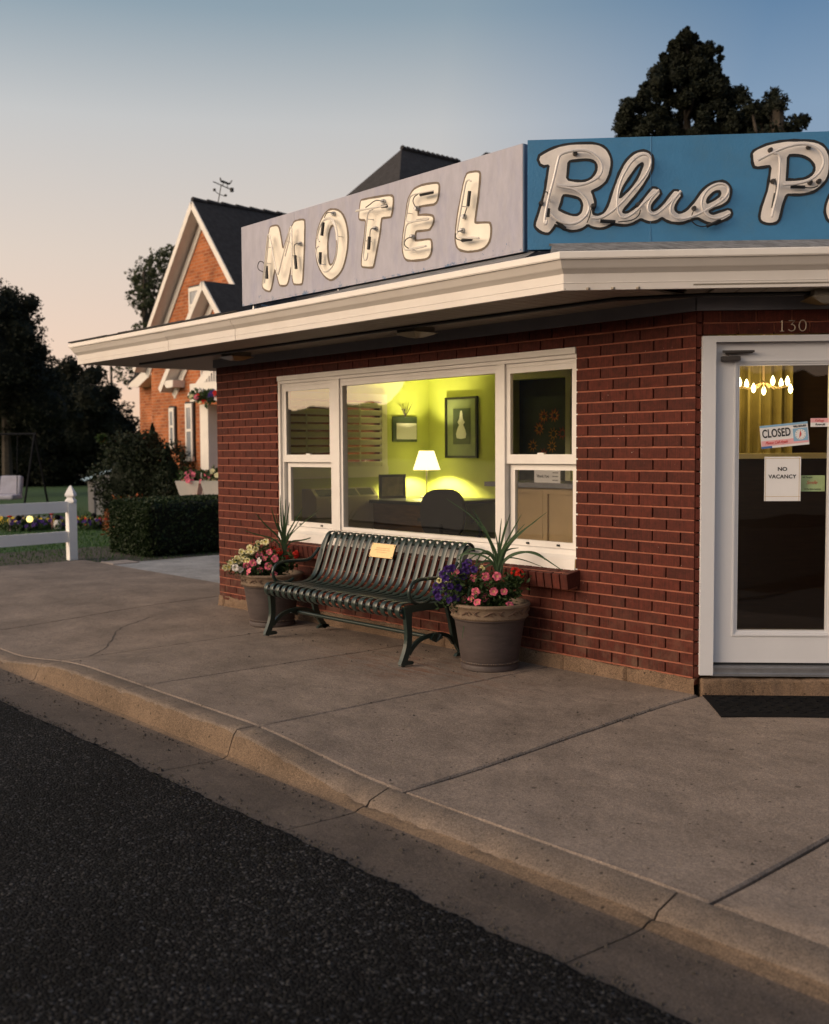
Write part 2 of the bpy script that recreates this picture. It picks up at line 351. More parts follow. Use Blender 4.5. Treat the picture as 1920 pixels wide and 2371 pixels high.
    b1 = _n(nt, 'ShaderNodeBump'); b1.inputs['Strength'].default_value = .5 if scored else .2; b1.inputs['Distance'].default_value = .004; L.new(n2.outputs[0], b1.inputs['Height'])
    b2 = _n(nt, 'ShaderNodeBump'); b2.inputs['Strength'].default_value = .4; b2.inputs['Distance'].default_value = .004; L.new(n1.outputs[0], b2.inputs['Height']); L.new(b1.outputs[0], b2.inputs['Normal'])
    L.new(b2.outputs[0], b.inputs['Normal'])
    return m

def glass_mat(name, tint=(1, 1, 1), ior=1.5, mult=1.7):
    m = bpy.data.materials.new(name); m.use_nodes = True; nt = m.node_tree; L = nt.links; nt.nodes.remove(nt.nodes['Principled BSDF'])
    o = nt.nodes['Material Output']; t = _n(nt, 'ShaderNodeBsdfTransparent'); t.inputs[0].default_value = (*tint, 1)
    g = _n(nt, 'ShaderNodeBsdfGlossy'); g.inputs['Roughness'].default_value = .008; fr = _n(nt, 'ShaderNodeFresnel'); fr.inputs[0].default_value = ior
    no = _n(nt, 'ShaderNodeTexNoise'); no.inputs['Scale'].default_value = 1.6; bp = _n(nt, 'ShaderNodeBump'); bp.inputs['Strength'].default_value = .08; bp.inputs['Distance'].default_value = .02
    tc = _n(nt, 'ShaderNodeTexCoord'); L.new(tc.outputs['Object'], no.inputs['Vector']); L.new(no.outputs[0], bp.inputs['Height']); L.new(bp.outputs[0], g.inputs['Normal'])
    ml = _n(nt, 'ShaderNodeMath', operation='MULTIPLY'); ml.inputs[1].default_value = mult; ml.use_clamp = True; L.new(fr.outputs[0], ml.inputs[0])
    ge = _n(nt, 'ShaderNodeNewGeometry'); inv = _n(nt, 'ShaderNodeMath', operation='SUBTRACT'); inv.inputs[0].default_value = 1; L.new(ge.outputs['Backfacing'], inv.inputs[1])
    m_ = _n(nt, 'ShaderNodeMath', operation='MULTIPLY'); L.new(ml.outputs[0], m_.inputs[0]); L.new(inv.outputs[0], m_.inputs[1]); ml = m_
    mx = _n(nt, 'ShaderNodeMixShader'); L.new(ml.outputs[0], mx.inputs[0]); L.new(t.outputs[0], mx.inputs[1]); L.new(g.outputs[0], mx.inputs[2]); L.new(mx.outputs[0], o.inputs[0])
    return m
def leaf_mat(name, c1, c2, rough=.6, transl=.25):
    m = mat(name, c1, rough, var=.0, rnd=.35, spec=.3); nt = m.node_tree; L = nt.links
    b = nt.nodes['Principled BSDF']; ge = _n(nt, 'ShaderNodeNewGeometry'); mx = _n(nt, 'ShaderNodeMix', data_type='RGBA')
    mx.inputs[6].default_value = (*c1, 1); mx.inputs[7].default_value = (*c2, 1); L.new(ge.outputs['Random Per Island'], mx.inputs[0]); L.new(mx.outputs[2], b.inputs['Base Color'])
    if transl:
        t = _n(nt, 'ShaderNodeBsdfTranslucent'); L.new(mx.outputs[2], t.inputs[0]); ms = _n(nt, 'ShaderNodeMixShader'); ms.inputs[0].default_value = transl
        L.new(b.outputs[0], ms.inputs[1]); L.new(t.outputs[0], ms.inputs[2]); L.new(ms.outputs[0], nt.nodes['Material Output'].inputs[0])
    return m

M = {}
M['concrete'] = concrete_mat('pavement concrete', (.285, .225, .184), (.150, .116, .094), .7, True)
M['kerbc'] = concrete_mat('kerb concrete', (.235, .180, .140), (.125, .095, .074), .8)
M['drive'] = concrete_mat('driveway concrete', (.40, .39, .385), (.33, .325, .325), .3)
M['found'] = concrete_mat('foundation concrete', (.22, .145, .095), (.10, .068, .047), .9)
M['asphalt'] = asphalt_mat()
M['kerbface'] = concrete_mat('stained warm-lit kerb face', (.205, .142, .095), (.105, .073, .049), .8)  # orange-brown staining, with warm low light on the upright face painted in
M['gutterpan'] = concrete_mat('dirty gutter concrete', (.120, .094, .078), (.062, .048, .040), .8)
M['earth'] = mat('joint dirt', (.05, .042, .036), .95, var=.4, scale=20)
M['ground'] = mat('ground soil', (.07, .06, .045), .95, var=.3)
M['brick'] = brick_mat('red brick', (.101, .0200, .0118), (.070, .0148, .0094))
M['mortar'] = mat('red mortar', (.30, .100, .060), .9, var=.25, scale=15, bump=.4, bscale=150)
M['white'] = mat('white paint', (.74, .71, .68), .45, var=.05, scale=4, stain=(.55, .5, .45), sscale=3, samt=.25)
M['vinyl'] = mat('white vinyl', (.93, .91, .89), .4, var=.03)
M['gutter'] = mat('almond gutter', (.66, .62, .585), .4, var=.04, scale=3, stain=(.5, .43, .36), sscale=2.5, samt=.2)
M['drip'] = mat('white drip edge', (.78, .74, .70), .4, var=.04)
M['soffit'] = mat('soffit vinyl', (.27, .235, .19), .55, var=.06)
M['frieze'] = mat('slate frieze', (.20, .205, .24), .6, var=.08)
M['shingle'] = mat('dark shingles', (.045, .043, .045), .9, var=.5, scale=30, bump=.5, bscale=120, rnd=.3)
M['weathered'] = mat('weathered shingles', (.20, .20, .205), .85, var=.5, scale=9, bump=.6, bscale=80, stretch=(.6, 4, 4))
M['motelsign'] = mat('lavender sign paint', (.39, .385, .455), .65, var=.1, scale=5, stretch=(3, 1, 1), stain=(.29, .30, .42), sscale=2.2, samt=.7, bump=.15, bscale=25)
_ms = M['motelsign'].node_tree; _b = _ms.nodes['Principled BSDF']; _src = _b.inputs['Base Color'].links[0].from_socket
_tc = _n(_ms, 'ShaderNodeTexCoord'); _sp = _n(_ms, 'ShaderNodeSeparateXYZ'); _ms.links.new(_tc.outputs['Object'], _sp.inputs[0])
_zr = _n(_ms, 'ShaderNodeMapRange'); _zr.inputs[1].default_value = 2.76; _zr.inputs[2].default_value = 2.88; _zr.inputs[3].default_value = .20; _zr.inputs[4].default_value = 0; _ms.links.new(_sp.outputs[2], _zr.inputs[0])
_nz = _n(_ms, 'ShaderNodeTexNoise'); _nz.inputs['Scale'].default_value = 9; _nz.inputs['Detail'].default_value = 9; _nz.inputs['Roughness'].default_value = .75; _ms.links.new(_tc.outputs['Object'], _nz.inputs['Vector'])
_ad = _n(_ms, 'ShaderNodeMath', operation='ADD'); _ms.links.new(_zr.outputs[0], _ad.inputs[0]); _ms.links.new(_nz.outputs[0], _ad.inputs[1])
_mr = _n(_ms, 'ShaderNodeMapRange'); _mr.inputs[1].default_value = .72; _mr.inputs[2].default_value = .77; _ms.links.new(_ad.outputs[0], _mr.inputs[0])
_mx = _n(_ms, 'ShaderNodeMix', data_type='RGBA'); _mx.inputs[7].default_value = (.12, .19, .32, 1); _ms.links.new(_mr.outputs[0], _mx.inputs[0]); _ms.links.new(_src, _mx.inputs[6]); _ms.links.new(_mx.outputs[2], _b.inputs['Base Color'])
M['signblue'] = mat('blue sign paint', (.048, .205, .41), .5, var=.1, scale=3, stain=(.07, .19, .31), sscale=5, samt=.4, bump=.2, bscale=70)
M['signedge'] = mat('navy sign edge', (.06, .13, .24), .5, var=.15)
M['letterwhite'] = mat('letter cream', (.86, .80, .70), .6, var=.06, scale=6, stain=(.6, .52, .44), sscale=8, samt=.15)
M['letterblue'] = mat('letter white', (.82, .77, .73), .55, var=.06, scale=6, stain=(.56, .5, .47), sscale=8, samt=.35)
M['outbrown'] = mat('outline brown', (.16, .125, .095), .7, var=.25, scale=20)
M['black'] = mat('black paint', (.012, .012, .013), .5, var=.2)
M['rubber'] = mat('black rubber', (.008, .008, .009), .9, var=.3, spec=.1)
M['tube'] = mat('unlit neon glass', (.72, .68, .62), .12, var=.05, spec=.8, coat=.5)
M['tubeb'] = mat('unlit coated neon', (.66, .62, .60), .2, var=.05, spec=.8, coat=.5)
M['steel'] = mat('galvanised steel', (.42, .43, .45), .4, metal=.7, var=.2)
M['alu'] = mat('aluminium', (.38, .39, .42), .35, metal=.8, var=.12, scale=14)
M['door'] = mat('door paint', (.66, .665, .70), .4, var=.03, scale=3)
M['brass'] = mat('aged number metal', (.55, .45, .36), .45, metal=.3, var=.1)
M['bronze'] = mat('bronze closer', (.07, .06, .055), .45, metal=.6, var=.2)
M['glass'] = glass_mat('window glass', mult=4.0)
M['glassd'] = glass_mat('door glass', ior=1.5)
M['bench'] = mat('green bench enamel', (.016, .030, .026), .30, var=.25, scale=120, spec=.55, coat=.15)
M['plaque'] = mat('brass plaque', (.70, .50, .25), .4, metal=.35, var=.08, scale=30)
M['pot'] = mat('brown resin pot', (.058, .043, .041), .65, var=.25, scale=8, stain=(.085, .066, .058), sscale=14, samt=.5, stretch=(1, 1, 5), bump=.2, bscale=40)
M['potrim'] = mat('sandy pot rim', (.17, .118, .078), .7, var=.2, scale=20, stain=(.06, .042, .033), sscale=16, samt=.6)
M['soil'] = mat('potting soil', (.03, .022, .018), .95, var=.4, scale=40)
M['paper'] = mat('paper', (.80, .79, .80), .6, var=.02)
M['ink'] = mat('black ink', (.015, .015, .015), .6, var=0)
M['redink'] = mat('red ink', (.60, .05, .05), .6, var=0)
M['pinkpaper'] = mat('pink paper', (.80, .42, .45), .6, var=.02)
M['bluepaper'] = mat('blue print', (.06, .16, .42), .6, var=.02)
M['lightblue'] = mat('light blue print', (.25, .45, .65), .6, var=.02)
M['greenpaper'] = mat('green card', (.45, .60, .30), .6, var=.1, scale=12)
M['limewall'] = mat('lime plaster', (.60, .66, .15), .75, var=.03)
M['ceil'] = mat('ceiling white', (.7, .68, .5), .8, var=.03)
M['floor'] = mat('room carpet', (.16, .14, .11), .95, var=.2)
M['desk'] = mat('black desk', (.02, .02, .018), .35, var=.2)
M['deskwood'] = mat('desk wood', (.20, .10, .035), .5, var=.3, stretch=(1, 1, 8))
M['fabric'] = mat('black fabric', (.012, .012, .012), .9, var=.2)
M['shade'] = mat('lamp shade', (.9, .84, .62), .8, var=.0, emit=(1, .86, .45), estr=2.6)
M['ctop'] = mat('grey laminate', (.20, .20, .215), .4, var=.15, scale=40)
M['cpanel'] = mat('tan panel', (.42, .30, .15), .55, var=.06)
M['shutter'] = mat('plantation shutter', (.80, .78, .52), .5, var=.03)
M['ac'] = mat('air conditioner beige', (.58, .52, .36), .5, var=.05)
M['hbrick'] = None
# ================================================================== ground, road, pavement
def grid(x0, x1, y0, y1, nx, ny, zf):
    vs = [(x0+(x1-x0)*i/nx, y0+(y1-y0)*j/ny) for j in range(ny+1) for i in range(nx+1)]
    return MB().add([(x, y, zf(x, y)) for x, y in vs], [(j*(nx+1)+i, j*(nx+1)+i+1, (j+1)*(nx+1)+i+1, (j+1)*(nx+1)+i) for j in range(ny) for i in range(nx)])
struct('ground', MB().add([(-900, -900, -.42), (900, -900, -.42), (900, 900, -.42), (-900, 900, -.42)], [(0, 1, 2, 3)]), M['ground'])

def noise1(x, s): return math.sin(x*3.1+s)*.5 + math.sin(x*7.7+s*2.3)*.3 + math.sin(x*17.3+s*.7)*.2 + math.sin(x*41+s*1.9)*.12
# road with a ragged edge lapping the gutter
vs = []; fs = []; N = 2200; X0, X1 = -45, 14
for i in range(N+1):
    x = X0+(X1-X0)*i/N; e = -3.09 + .012*noise1(x, 1) + .010*noise1(x*5.3, 2) + .006*noise1(x*19, 7) + random.uniform(-.006, .006)
    for k, (y, z) in enumerate(((e, -.138), (e-.03, -.122), (-4.2, -.105), (-6.5, -.06), (-9.5, -.12))):
        vs.append((x, y, z))
for i in range(N):
    for k in range(4): a = i*5+k; fs.append((a, a+5, a+6, a+1))
struct('road', MB().add(vs, fs), M['asphalt'])

# far kerb side of the street and the ridge beyond it (seen only in the window glass)
struct('far_verge', MB().bb((-60, -30, -.4), (40, -9.5, -.09)), M['ground'])

# kerb and gutter, cast in sections
def kerb_top(x): return gz(x, -2.45)
def kerb_section(x0, x1, par=None):
    n = max(6, int((x1-x0)/.028)); vs = []; fs = []
    krn = random.Random(int(x0*100)); kch = [(krn.uniform(x0, x1), krn.uniform(.015, .06), krn.uniform(.004, .012)) for _ in range(int((x1-x0)*5)+2)]
    for i in range(n+1):
        x = x0+(x1-x0)*i/n; t = kerb_top(x); e = .004*noise1(x*2, 3)+random.uniform(-.0012, .0012); tf = t-.036*sm(-1.3, .1, x)-.012*(1-sm(-5, -3.6, x))
        endr = .012*max(0, 1-min(i, n-i)/3)+sum(d_*max(0, 1-((x-c_)/w_)**2) for c_, w_, d_ in kch)
        P = [(-2.452, -.30), (-2.452, t-.004), (-2.462, t), (-2.580+e, tf-.001), (-2.592+e, tf-.004-endr), (-2.600+e, tf-.013-endr), (-2.622+e, tf*.45-.082), (-2.640+e, min(-.138, tf-.02)), (-2.665, -.150), (-2.75, -.151), (-3.16, -.137), (-3.16, -.30)]
        if tf < -.06: P[6] = (-2.618+e, (tf-.013-.142)/2)
        for y, z in P: vs.append((x, y, z))
    m = 12
    for i in range(n):
        for k in range(m-1): a = i*m+k; fs.append((a, a+m, a+m+1, a+1))
    fs += [tuple(range(m)), tuple(reversed(range(n*m, n*m+m)))]
    return MB().add(vs, fs)
kj = [-14, -9.2, -6.4, -3.92, -1.215, -.04, 1.60, 3.3, 5.6]
kerb = tag(bpy.data.objects.new('kerb', None), kind='structure'); COL.objects.link(kerb)
for a, b in zip(kj, kj[1:]):
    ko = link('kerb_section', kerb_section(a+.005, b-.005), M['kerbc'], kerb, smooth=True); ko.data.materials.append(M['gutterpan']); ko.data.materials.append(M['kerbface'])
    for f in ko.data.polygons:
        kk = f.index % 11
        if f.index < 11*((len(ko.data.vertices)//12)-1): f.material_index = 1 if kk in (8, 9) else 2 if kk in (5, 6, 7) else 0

# pavement slabs
pav = struct('pavement', grid(-13.5, 6, -2.455, 3.2, 60, 20, lambda x, y: gz(x, y)-.035), M['earth'])
def slab(poly_fn, x0, x1, y0, y1, gap, name='slab', m=None, nx=None):
    nx = nx or max(4, int((x1-x0)/.12)); ny = max(4, int((y1-y0)/.12)); vs = []; fs = []
    r = .010
    us = [0, .004]+[.004+(1-.008)*i/nx for i in range(1, nx)]+[.996, 1]
    xs = [x0+gap]+[x0+gap+r]+[x0+gap+r+(x1-x0-2*gap-2*r)*i/nx for i in range(1, nx)]+[x1-gap-r, x1-gap]
    ys = [y0+.007]+[y0+.007+r]+[y0+r+.004+(y1-y0-2*r-.008)*i/ny for i in range(1, ny)]+[y1-.004-r, y1-.004]
    for j, y in enumerate(ys):
        for i, x in enumerate(xs):
            ed = (i in (0, len(xs)-1)) or (j in (0, len(ys)-1))
            xx, yy = poly_fn(x, y)
            vs.append((xx, yy, gz(xx, yy)-(.009 if ed else 0)+.0016*noise1(xx*3.1+yy*1.7, 2)))
    w = len(xs)
    for j in range(len(ys)-1):
        for i in range(w-1): a = j*w+i; fs.append((a, a+1, a+w+1, a+w))
    # skirts
    edge = [i for i in range(w)]+[j*w+w-1 for j in range(1, len(ys))]+[(len(ys)-1)*w+i for i in range(w-2, -1, -1)]+[j*w for j in range(len(ys)-2, 0, -1)]
    o = len(vs)
    for k in edge: p = vs[k]; vs.append((p[0], p[1], p[2]-.05))
    n = len(edge)
    for k in range(n): fs.append((edge[k], edge[(k+1) % n], o+(k+1) % n, o+k))
    return link(name, MB().add(vs, fs), m or M['concrete'], pav, smooth=True)
ident = lambda x, y: (x, y)
def leanl(x, y): return (x, y)
for x0, x1, g in ((-3.93, -2.585, .004), (-2.585, -1.195, .004), (-1.195, .045, .005)):
    slab(ident, x0, x1, -2.45, -.005, g)
slab(lambda x, y: (x + (-.10*(y+1.2) if x < -5 else 0)*(1-(x+6.16)/2.2 if x < -3.96 else 0), y), -6.16, -3.93, -2.45, .55, .004)
slab(lambda x, y: (x + (-.10*(y+1.2))*((x+11.2)/5.0), y), -11.2, -6.16, -2.45, 1.0, .007)
def cham(x, y):
    lim = min(x-.02, 3.2)                                          # keep clear of the corner wall (y = x line)
    t = (y+2.45)/(1.6+2.45); return (x, -2.45+t*(max(lim, -.03)+2.45))
slab(cham, .058, 1.725, -2.45, 1.6, .005)
slab(cham, 1.735, 3.6, -2.45, 1.6, .003)
# a wandering crack in the slab left of the bench
crk = [onp(u, v, (0, 0, 1), -.02) for u, v in ((208, 1515), (226, 1503), (240, 1492), (248, 1478), (262, 1462), (270, 1446), (290, 1438), (322, 1428), (355, 1420))]
mb = MB(); pr_ = None
for i in range(len(crk)-1):
    for k in range(4):
        a = crk[i].lerp(crk[i+1], k/4); b = crk[i].lerp(crk[i+1], (k+1)/4)
        j = lambda: Vector((random.uniform(-.012, .012), random.uniform(-.012, .012), 0))
        if pr_ is None: pr_ = a+j()
        q = b+j(); w = random.uniform(.003, .007)
        d = Vector((q-pr_)).normalized().cross(Vector((0, 0, 1)))*w
        P = [pr_-d, pr_+d, q+d*.8, q-d*.8]
        mb.add([(p.x, p.y, gz(p.x, p.y)+.0022) for p in P], [(0, 1, 2, 3)]); pr_ = q
link('crack', mb, M['earth'], pav)
# grit in the gutter and on the slabs: too many crumbs to count
mb = MB()
for i in range(1900):
    z = random.random()
    if z < .55: x = random.uniform(-5, 2.8); y = -3.075+random.gauss(0, .028); g = -.138
    elif z < .72: x = random.uniform(-5, 2.6); y = -2.68-abs(random.gauss(0, .06)); g = -.149
    elif z < .82: x = random.uniform(-5, 2.6); y = random.uniform(-3.1, -2.7); g = -.145
    elif z < .90: x = random.uniform(-4, -1.2); y = random.uniform(-.75, -.05); g = gz(x, y)
    elif z < .95: x = .05+random.gauss(0, .03); y = random.uniform(-2.45, -.1); g = gz(x, y)-.004
    else: x = random.uniform(-4.5, 2.4); y = random.uniform(-2.5, -.2); g = gz(x, y) if not (x > 0 and y > x-.2) else -1
    s = abs(random.gauss(0, .0042))+.0018
    q = Matrix.Rotation(random.random()*6, 3, 'Z')
    vs = [q @ Vector((random.uniform(.5, 1.3)*s*a, random.uniform(.5, 1.2)*s*b, s*c)) + Vector((x, y, g)) for a, b, c in ((-1, -1, -.3), (1, -.8, -.3), (.8, 1, -.3), (-1, .9, -.3), (.1, 0, 1))]
    mb.add(vs, [(0, 1, 4), (1, 2, 4), (2, 3, 4), (3, 0, 4)])
tag(link('grit', mb, M['earth']), 'dark crumbs of grit and leaf litter along the gutter and under the bench', 'grit', kind='stuff')

# driveway, lawn
struct('driveway', grid(-10.5, -5.4, 1.0, 20, 8, 30, lambda x, y: -.062+.004*(y-1)), M['drive'])
M['grass'] = mat('lawn', (.022, .066, .010), .9, var=.45, scale=14, bump=.8, bscale=90)
M['blade'] = leaf_mat('grass blades', (.024, .072, .011), (.042, .105, .018), .7, .2)
def lawn_z(x, y): return -.085 + .006*math.sin(x*1.3)+.004*math.sin(y*2.1)
lv = [(-11.6, -2.3), (-11.22, -.23), (-10.46, .89), (-10.5, 1.6), (-10.5, 25), (-60, 25), (-60, -2.3)]
struct('lawn', MB().add([(x, y, -.088) for x, y in lv], [tuple(range(len(lv)))]), M['grass'])
mb = MB()
for i in range(26000):
    x = -10.5-abs(random.gauss(0, 6)); y = random.uniform(-2, 11)
    if x > -11.4+max(0, (y+.5))*.62 and y < 1.0: continue
    h = random.uniform(.025, .06); a = random.random()*6.28; w = .006+.0006*abs(x+10)
    dx, dy = math.cos(a)*w, math.sin(a)*w; lx, ly = random.gauss(0, .015), random.gauss(0, .015)
    mb.add([(x-dx, y-dy, -.09), (x+dx, y+dy, -.09), (x+lx, y+ly, -.09+h)], [(0, 1, 2)])
tag(link('grass', mb, M['blade']), 'short dark green lawn grass beyond the pavement at left', 'grass', kind='stuff')
struct('garden_path', MB().add([(-24, 4.2, -.083), (-17.2, 5.3, -.083), (-13, 7.2, -.083), (-13, 8.2, -.083), (-17.2, 6.1, -.083), (-24, 5.0, -.083)], [(0, 1, 4, 5), (1, 2, 3, 4)]), M['drive'])

# ridge across the street
vs = []; fs = []
for i in range(161):
    x = -420+5*i; h = 13.0+.9*noise1(x*.05, 2)+.5*noise1(x*.21, 5)+(10*sm(-193, -178, x))
    vs += [(x, -150, -.4), (x, -158, max(2, h)), (x, -185, -.4)]
for i in range(160):
    for k in range(2): a = i*3+k; fs.append((a, a+3, a+4, a+1))
struct('hills', MB().add(vs, fs), M['ground'])

# ================================================================== the motel
motel = thing('motel_building', 'single-storey red brick motel office with white gutter and cut-off corner', 'building')
BH, BL, ZB = .0762, .2150, .100
WINX0, WINX1, WINZ0, WINZ1 = -4.60, -.965, .705, 2.237
XL = -5.70
# front wall backing (mortar) around the window opening
mb = MB(); yb0, yb1 = .017, .15
mb.bb((XL, yb0, .05), (WINX0, yb1, 2.55)).bb((WINX1, yb0, .05), (-.012, yb1, 2.55))
mb.bb((WINX0, yb0, .05), (WINX1, yb1, WINZ0-.02)).bb((WINX0, yb0, WINZ1), (WINX1, yb1, 2.55))
for r in range(0, 31):                                             # bed joints struck nearly flush
    z = ZB+r*BH
    spans = [(XL, -.012)] if (z < .56 or z > WINZ1) else [(XL, WINX0), (WINX1, -.012)]
    for a, b in spans: mb.bb((a, .0042, z-.0058), (b, .0165, z+.0058))
wall = link('front_wall', mb, M['mortar'], motel)
full = bevbox((BL-.0100, .05, BH-.0098), .0016); full.materials.append(M['brick'])
half = bevbox((BL/2-.0100, .05, BH-.0098), .0016); half.materials.append(M['brick'])
cand = []
for r in range(-1, 30):
    zc = ZB + (r+.5)*BH
    x = 0.0; first = True; hf = (r % 2 == 1)
    while x > XL+.02:
        L = BL/2 if (first and hf) else BL
        first = False
        x1 = max(x-L, XL); l = x-x1
        if r == -1 and x > -4.3: x = x1; continue
        a, b = x1, x
        seg = [(a, b)]
        if zc+BH/2 > .575 and zc < WINZ1-.01:                     # clip at the opening
            seg = []
            if b > WINX1+.03: seg.append((max(a, WINX1), b))
            if a < WINX0-.03: seg.append((a, min(b, WINX0)))
        for (a, b) in seg:
            if b-a > .03: cand.append((a, b, zc))
        x = x1
def area(c):
    a, b, z = c; p = pxy((a, 0, z-BH/2)); q = pxy((b, 0, z+BH/2)); w = abs(q[0]-p[0]); h = abs(q[1]-p[1])
    hid = 0
    # behind the bench seat and the planters
    u, v = (p[0]+q[0])/2, (p[1]+q[1])/2
    if 560 < u < 1200 and v > 1290: hid = 1
    if z > 2.2: hid = 1
    return w*h*(.2 if hid else 1)
cand.sort(key=area, reverse=True)
rest = MB()
for i, (a, b, z) in enumerate(cand):
    l = b-a; jy = random.uniform(-.0012, .0012)
    if i < 288:
        me = full if abs(l-BL) < .004 else half if abs(l-BL/2) < .004 else None
        if me is None:
            me = bevbox((l-.0100, .05, BH-.0098), .0016); me.materials.append(M['brick'])
        o = link('brick', me, None, wall, ((a+b)/2, .025+jy, z+random.uniform(-.0008, .0008)))
        o.rotation_euler = (0, random.uniform(-.003, .003), random.uniform(-.003, .003))
    else:
        rest.box(((a+b)/2, .025+jy, z), (l-.01, .05, BH-.0098))
# short returns round the cut corner and the rest of the corner wall
for r in range(0, 30):
    z = ZB+(r+.5)*BH
    c = ch(.017, -.05, z); rest.box(c, (.030, .098, BH-.0098), CHROT)
o = link('brickwork', rest, M['brick'], wall); tag(o, kind='stuff')
cw = MB()
cw.box(ch(.515, -.075, 2.40), (.95, .13, .30), CHROT).box(ch(1.75, -.075, 1.3), (1.38, .13, 2.5), CHROT).box(ch(.012, -.09, 1.3), (.022, .10, 2.5), CHROT)
cwall = link('corner_wall', cw, M['mortar'], motel)
for r in (28, 29):
    z = ZB+(r+.5)*BH; s = .036
    if r % 2: link('brick', half, None, cwall, ch(s+BL/4, -.025, z), CHROT); s += BL/2
    while s < 1.06:
        link('brick', full, None, cwall, ch(s+BL/2, -.025, z), CHROT); s += BL
rb = MB()
for r in range(0, 30):
    z = ZB+(r+.5)*BH; s = 1.06
    while s < 2.40:
        l = min(BL/2 if (s < 1.07 and r % 2) else BL, 2.44-s)
        rb.box(ch(s+l/2, -.025, z), (l-.01, .05, BH-.0098), CHROT); s += l
tag(link('brickwork', rb, M['brick'], cwall), kind='stuff')
# side walls to close the building
sw = MB().bb((XL+.005, .15, -.1), (XL+.145, .62, 2.55)).bb((XL+.005, 2.06, -.1), (XL+.145, 7, 2.55)).bb((XL+.005, .62, -.1), (XL+.145, 2.06, 1.36)).bb((XL+.005, .62, 2.12), (XL+.145, 2.06, 2.55)).box(ch(2.44, -.14, 1.2)+Vector((-.06, 3.2, 0)), (.14, 6.6, 2.7))
link('side_wall', sw, M['brick'], motel)
# foundation course: rough cast face, worn and chipped
fd = MB(); nx, nz = 300, 7; vs = []; fs = []
frn = random.Random(3)
chips = [(frn.uniform(XL, 0), frn.uniform(.02, .09), frn.uniform(.02, .07)) for k in range(46)]
for j in range(nz+1):
    for i in range(nx+1):
        x = XL-.008+5.716*i/nx; top = .092+.008*noise1(x*3, 4)+.004*noise1(x*11, 1)-(.03 if x < -5.2 else 0)
        z = -.10+(top+.10)*j/nz
        y = -.012+.006*noise1(x*4+z*9, 8)+.004*noise1(x*19-z*31, 5)+frn.uniform(-.0015, .0015)+.010*(j/nz)**6
        for cx_, cz_, cr_2 in chips:
            d_ = math.hypot(x-cx_, (z-cz_)*1.3)
            if d_ < cr_2: y += .010*(1-(d_/cr_2)**2)
        if abs(x+1.07) < .011 or abs(x+.52) < .009 or abs(x+2.3) < .010 or abs(x+5.62) < .009: y += .018
        vs.append((x, y, z))
for j in range(nz):
    for i in range(nx): a_ = j*(nx+1)+i; fs.append((a_, a_+1, a_+nx+2, a_+nx+1))
o_ = len(vs); vs += [(vs[nz*(nx+1)+i][0], .03, vs[nz*(nx+1)+i][2]) for i in range(nx+1)]
for i in range(nx): fs.append((nz*(nx+1)+i, nz*(nx+1)+i+1, o_+i+1, o_+i))
fd.add(vs, fs)
link('foundation', fd, M['found'], motel, smooth=True)
# concrete doorstep
bm = bmesh.new(); bmesh.ops.create_cube(bm, size=1); bmesh.ops.scale(bm, vec=(1.32, .30, .16), verts=bm.verts)
bmesh.ops.bevel(bm, geom=list(bm.edges), offset=.018, segments=3, affect='EDGES', profile=.5)
bmesh.ops.subdivide_edges(bm, edges=[e for e in bm.edges if e.calc_length() > .2], cuts=60, use_grid_fill=True)
for v in bm.verts:
    k_ = .006*noise1(v.co.x*9+v.co.z*20, 2)+frn.uniform(-.002, .002); v.co.y += k_; v.co.z += .005*noise1(v.co.x*7, 6)*(v.co.z > 0)
st = bpy.data.meshes.new('doorstep'); bm.to_mesh(st); bm.free(); st.materials.append(M['found']); st.polygons.foreach_set('use_smooth', [True]*len(st.polygons))
link('doorstep', st, None, motel, ch(.70, -.105, .022), CHROT)

# ---- brick window sill (rowlock)
slw = MB().bb((WINX0, -.10, .575), (WINX1+.02, .012, .69))
sill = link('window_ledge', slw, M['mortar'], motel)
npc = 51; wd_ = (WINX1+.045-WINX0)/npc
rl = bevbox((wd_-.010, .155, .105), .002); rl.materials.append(M['brick'])
for i in range(npc):
    o = link('brick', rl, None, sill, (WINX0+wd_*(i+.5), -.055, .642+random.uniform(-.001, .001))); o.rotation_euler = (RAD(9), 0, random.uniform(-.004, .004))
# ---- window
win = link('window', MB().bb((WINX0, .03, 2.135), (WINX1, .11, 2.195)).bb((WINX0, .03, .80), (WINX0+.055, .11, 2.135)).bb((WINX1-.02, .03, .80), (WINX1, .11, 2.135)), M['white'], motel)
link('head_trim', MB().bb((WINX0+.002, -.004, 2.193), (WINX1-.003, .05, 2.236)).bb((WINX0+.004, .012, 2.165), (WINX1-.005, .06, 2.192)), M['white'], win)
link('jamb_trim', MB().bb((WINX0, .008, .72), (WINX0+.030, .05, 2.192)), M['white'], win)
sl_ = MB().add([(WINX0, .11, .842), (WINX1, .11, .842), (WINX1, .035, .832), (WINX0, .035, .832), (WINX0, .030, .80), (WINX1, .030, .80), (WINX1, -.005, .775), (WINX0, -.005, .775), (WINX0, -.010, .70), (WINX1, -.010, .70)],
               [(0, 1, 2, 3), (3, 2, 5, 4), (4, 5, 6, 7), (7, 6, 9, 8)])
link('sill', sl_, M['white'], win)
def mull(x0, x1, name='mullion'): link(name, MB().bb((x0, .014, .835), (x1, .10, 2.164)), M['white'], win)
mull(-3.785, -3.665); mull(-1.735, -1.655)
def rectframe(x0, x1, z0, z1, y0, y1, t, tb=None):
    tb = tb or t
    return MB().bb((x0, y0, z0), (x0+t, y1, z1)).bb((x1-t, y0, z0), (x1, y1, z1)).bb((x0+t, y0, z0), (x1-t, y1, z0+tb)).bb((x0+t, y0, z1-t), (x1-t, y1, z1))
link('fixed_sash', rectframe(-3.664, -1.736, .836, 2.134, .030, .085, .030), M['white'], win)
